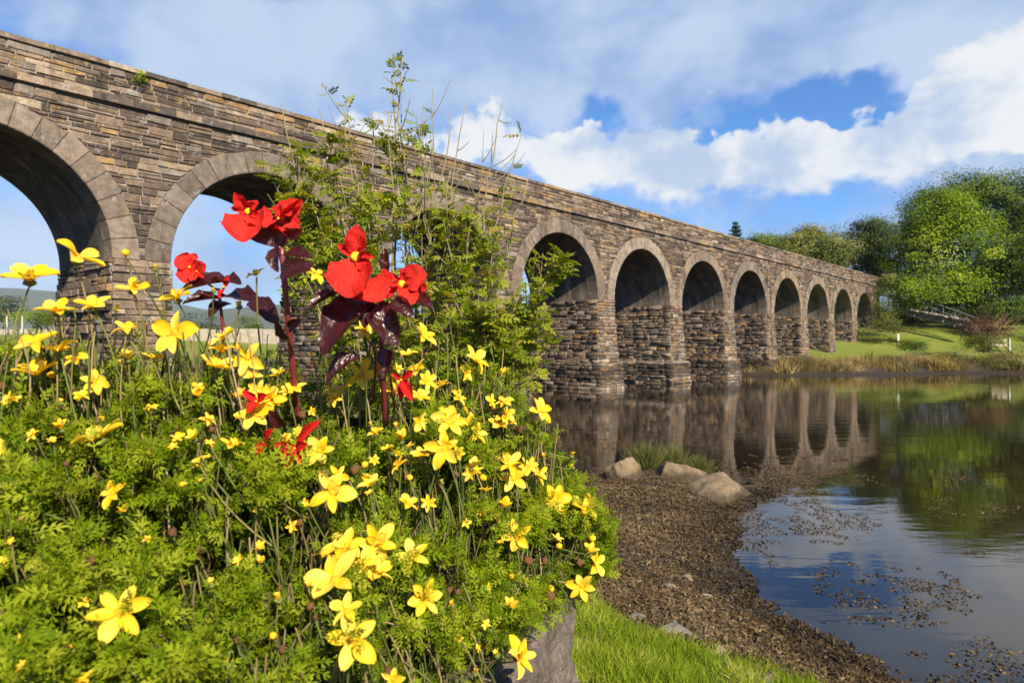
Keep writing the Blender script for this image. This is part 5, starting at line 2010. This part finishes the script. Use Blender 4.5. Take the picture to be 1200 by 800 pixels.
F_ = (0, -1, .3)
begonia('tallest red begonia with two flowers on one thick stem, left of the pair', P(350, 520, .92),
        [([(350, 500, .90), (340, 400, .84), (330, 290, .80)], .0058, .0042), ([(330, 292, .80), (312, 275, .80), (298, 256, .79)], .003, .002), ([(330, 292, .80), (336, 275, .81), (338, 255, .81)], .003, .002)],
        [(291, 248, .775, 9, [('oval', 272, 224, -.01, (-.2, -1, .1), .9), ('oval', 302, 232, .012, (.1, -.9, .5), 1.0), ('narrow', 268, 242, -.004, (-.4, -1, .2), .9), ('wide', 281, 275, -.03, (0, -.8, .6), .95), ('round', 314, 262, -.012, (.3, -.9, .5), .9), ('dark', 296, 286, .01, (0, -1, -.2), .9)]),
         (326, 256, .80, 3, [('round', 352, 232, -.005, (.2, -.7, .7), .75), ('oval', 345, 228, .01, (-.4, -.9, .3), .8), ('oval', 330, 232, .015, (-.5, -.8, .3), .8), ('wide', 344, 272, -.015, (.4, -.8, .4), .8), ('round', 312, 270, -.015, (-.3, -.8, .5), .9), ('narrow', 356, 236, -.01, (0, -.6, -.8), .9)])],
        [(1, 338, 268, .84, 296, 287, .74, (-.1, -.75, -.55), 1.0), (1, 335, 270, .82, 352, 272, .77, (.2, -.8, -.4), .8), (0, 332, 298, .80, 370, 296, .76, (.2, -.55, .8), 1.05), (2, 326, 288, .79, 322, 322, .745, (-.5, -.8, .25), .95),
         (1, 330, 318, .77, 368, 303, .73, (.1, -.9, .45), .9), (1, 338, 384, .84, 352, 372, .80, (.3, -.8, .3), .8), (2, 338, 398, .85, 318, 372, .80, (-.4, -.7, .5), .8)])
begonia('red begonia with two large open flowers and broad dark leaves, in the centre', P(450, 500, 1.0),
        [([(452, 500, .98), (448, 420, .92), (446, 345, .88)], .0052, .004), ([(446, 350, .88), (430, 335, .87), (416, 312, .86)], .0028, .002), ([(446, 348, .88), (462, 340, .87), (472, 338, .86)], .0028, .002),
         ([(462, 480, .97), (455, 430, .92), (442, 385, .90)], .0022, .002), ([(437, 470, .96), (440, 420, .92), (432, 400, .90)], .0026, .002), ([(402, 372, .88), (398, 345, .875), (392, 330, .87)], .0018, .0014)],
        [(417, 301, .84, 13, [('oval', 417, 259, -.004, (.1, -1, .15), 1.0), ('oval', 440, 300, -.006, (.4, -.9, .2), .62), ('narrow', 393, 284, .0, (-.2, -1, .3), .9), ('wide', 404, 343, -.03, (-.1, -.8, .6), .95), ('round', 434, 322, -.008, (.5, -.9, .1), .6)]),
         (425, 330, .86, 3, [('wide', 448, 345, -.02, (.2, -.9, .4), 1.3), ('round', 418, 352, -.01, (0, -1, .1), .9), ('dark', 380, 325, .0, (-.3, -.9, .1), .7), ('dark', 386, 336, .0, (-.3, -.9, -.1), .6)]),
         (471, 333, .86, 10, [('round', 499, 318, -.01, (.1, -.9, .3), 1.0), ('oval', 482, 308, .008, (0, -1, .3), .9), ('round', 484, 354, -.02, (.1, -.7, .7), .72), ('oval', 450, 350, -.004, (-.3, -.9, .2), .75), ('narrow', 456, 318, .004, (-.3, -1, .2), .8), ('dark', 504, 338, .01, (.4, -.9, -.1), .9)])],
        [(2, 398, 343, .88, 351, 362, .80, (-.1, -.35, .9), .75), (0, 432, 352, .90, 362, 418, .78, (.05, -.45, .9), .0 + .95), (1, 444, 356, .90, 470, 408, .84, (.3, -.9, .1), .85), (1, 440, 356, .89, 422, 385, .84, (-.3, -.9, .2), .9),
         (0, 482, 345, .90, 511, 358, .84, (.3, -.7, .5), .95), (1, 455, 310, .90, 446, 304, .88, (0, -1, .2), 1.0), (2, 452, 318, .92, 449, 286, .90, (-.2, -1, .2), .8), (1, 420, 418, .92, 372, 446, .86, (0, -.6, .7), .6), (1, 455, 410, .93, 448, 446, .88, (.2, -.8, .3), .7),
         (0, 462, 350, .88, 488, 372, .83, (.2, -.9, .2), .9)])
begonia('red begonia with a small red bloom above flat dark leaves, at the left', P(272, 470, 1.1),
        [([(268, 450, 1.06), (262, 390, 1.03), (256, 338, 1.02)], .004, .003), ([(256, 340, 1.02), (240, 330, 1.02), (226, 318, 1.02)], .002, .0016)],
        [(222, 313, 1.02, 3, [('wide', 206, 300, -.01, (-.2, -.8, .5), 1.1), ('round', 222, 294, .01, (0, -.9, .4), 1.0), ('round', 212, 322, -.01, (-.2, -.9, .2), 1.0), ('oval', 238, 306, .0, (.5, -.8, .3), .9), ('wide', 216, 328, -.02, (0, -.9, .3), .9)]),
         (230, 318, 1.01, 3, [('round', 240, 309, -.005, (.4, -.9, .1), .8), ('round', 222, 328, -.01, (0, -1, .1), .8), ('oval', 240, 326, .0, (.3, -.9, 0), .8)]),
         (262, 336, .99, 3, [('oval', 268, 322, .0, (.2, -1, .1), .8), ('narrow', 255, 350, -.005, (-.3, -.9, .1), 1.0)])],
        [(0, 268, 330, 1.05, 196, 336, .98, (.04, -.36, .9), 1.0), (2, 255, 330, 1.05, 286, 328, .97, (.04, -.36, .9), 1.0), (0, 262, 347, 1.06, 310, 346, .96, (.04, -.36, .9), 1.0), (2, 256, 350, 1.04, 205, 352, .96, (.04, -.36, .9), .9),
         (1, 300, 352, 1.0, 330, 375, .92, (.3, -.7, .5), .8), (1, 270, 356, 1.06, 240, 366, .96, (.04, -.36, .9), .9)])
begonia('low red begonia with crumpled petals sunk among the foliage', P(335, 600, .9),
        [([(340, 590, .86), (338, 560, .82), (330, 530, .78)], .003, .002)],
        [(300, 470, .80, 3, [('narrow', 284, 458, -.01, (0, -1, .3), 1.0), ('oval', 312, 462, -.01, (.1, -.9, .3), .9), ('oval', 288, 484, -.01, (0, -1, .1), .8)]),
         (345, 525, .745, 3, [('narrow', 372, 490, -.01, (-.2, -1, .2), .55), ('oval', 360, 520, -.01, (.2, -1, .2), .8), ('narrow', 330, 548, -.015, (0, -1, .1), 1.1), ('narrow', 338, 550, -.015, (0, -1, .2), .8), ('oval', 318, 520, -.005, (0, -1, .1), .7), ('narrow', 352, 545, -.01, (.2, -1, .1), 1.0)]),
         (310, 518, .75, 3, [('oval', 300, 532, -.01, (0, -1, .1), .8), ('narrow', 316, 502, -.01, (0, -1, .3), .9)]),
         (470, 445, .93, 3, [('narrow', 482, 436, -.01, (0, -1, .2), 1.1), ('narrow', 460, 438, -.01, (0, -1, .2), .9), ('oval', 484, 470, -.02, (.2, -1, .2), .6), ('narrow', 470, 468, -.01, (0, -1, .2), .9)])],
        [(1, 330, 500, .78, 312, 482, .73, (-.2, -.9, .3), .8)])

# ------------------------------------------------------------------ the air between here and the hills
m_haze = bpy.data.materials.new('haze')
m_haze.use_nodes = True
hn = m_haze.node_tree
hn.nodes.clear()
pv = hn.nodes.new('ShaderNodeVolumePrincipled')
pv.inputs['Color'].default_value = (.72, .84, 1, 1)
pv.inputs['Density'].default_value = .00007
pv.inputs['Anisotropy'].default_value = 0.0
ho = hn.nodes.new('ShaderNodeOutputMaterial')
hn.links.new(pv.outputs[0], ho.inputs['Volume'])
v, f = box(-4300, 1000, -45, 6600, -4, 330)
hz = obj('haze', v, f, m_haze)
tag(hz, kind='stuff')
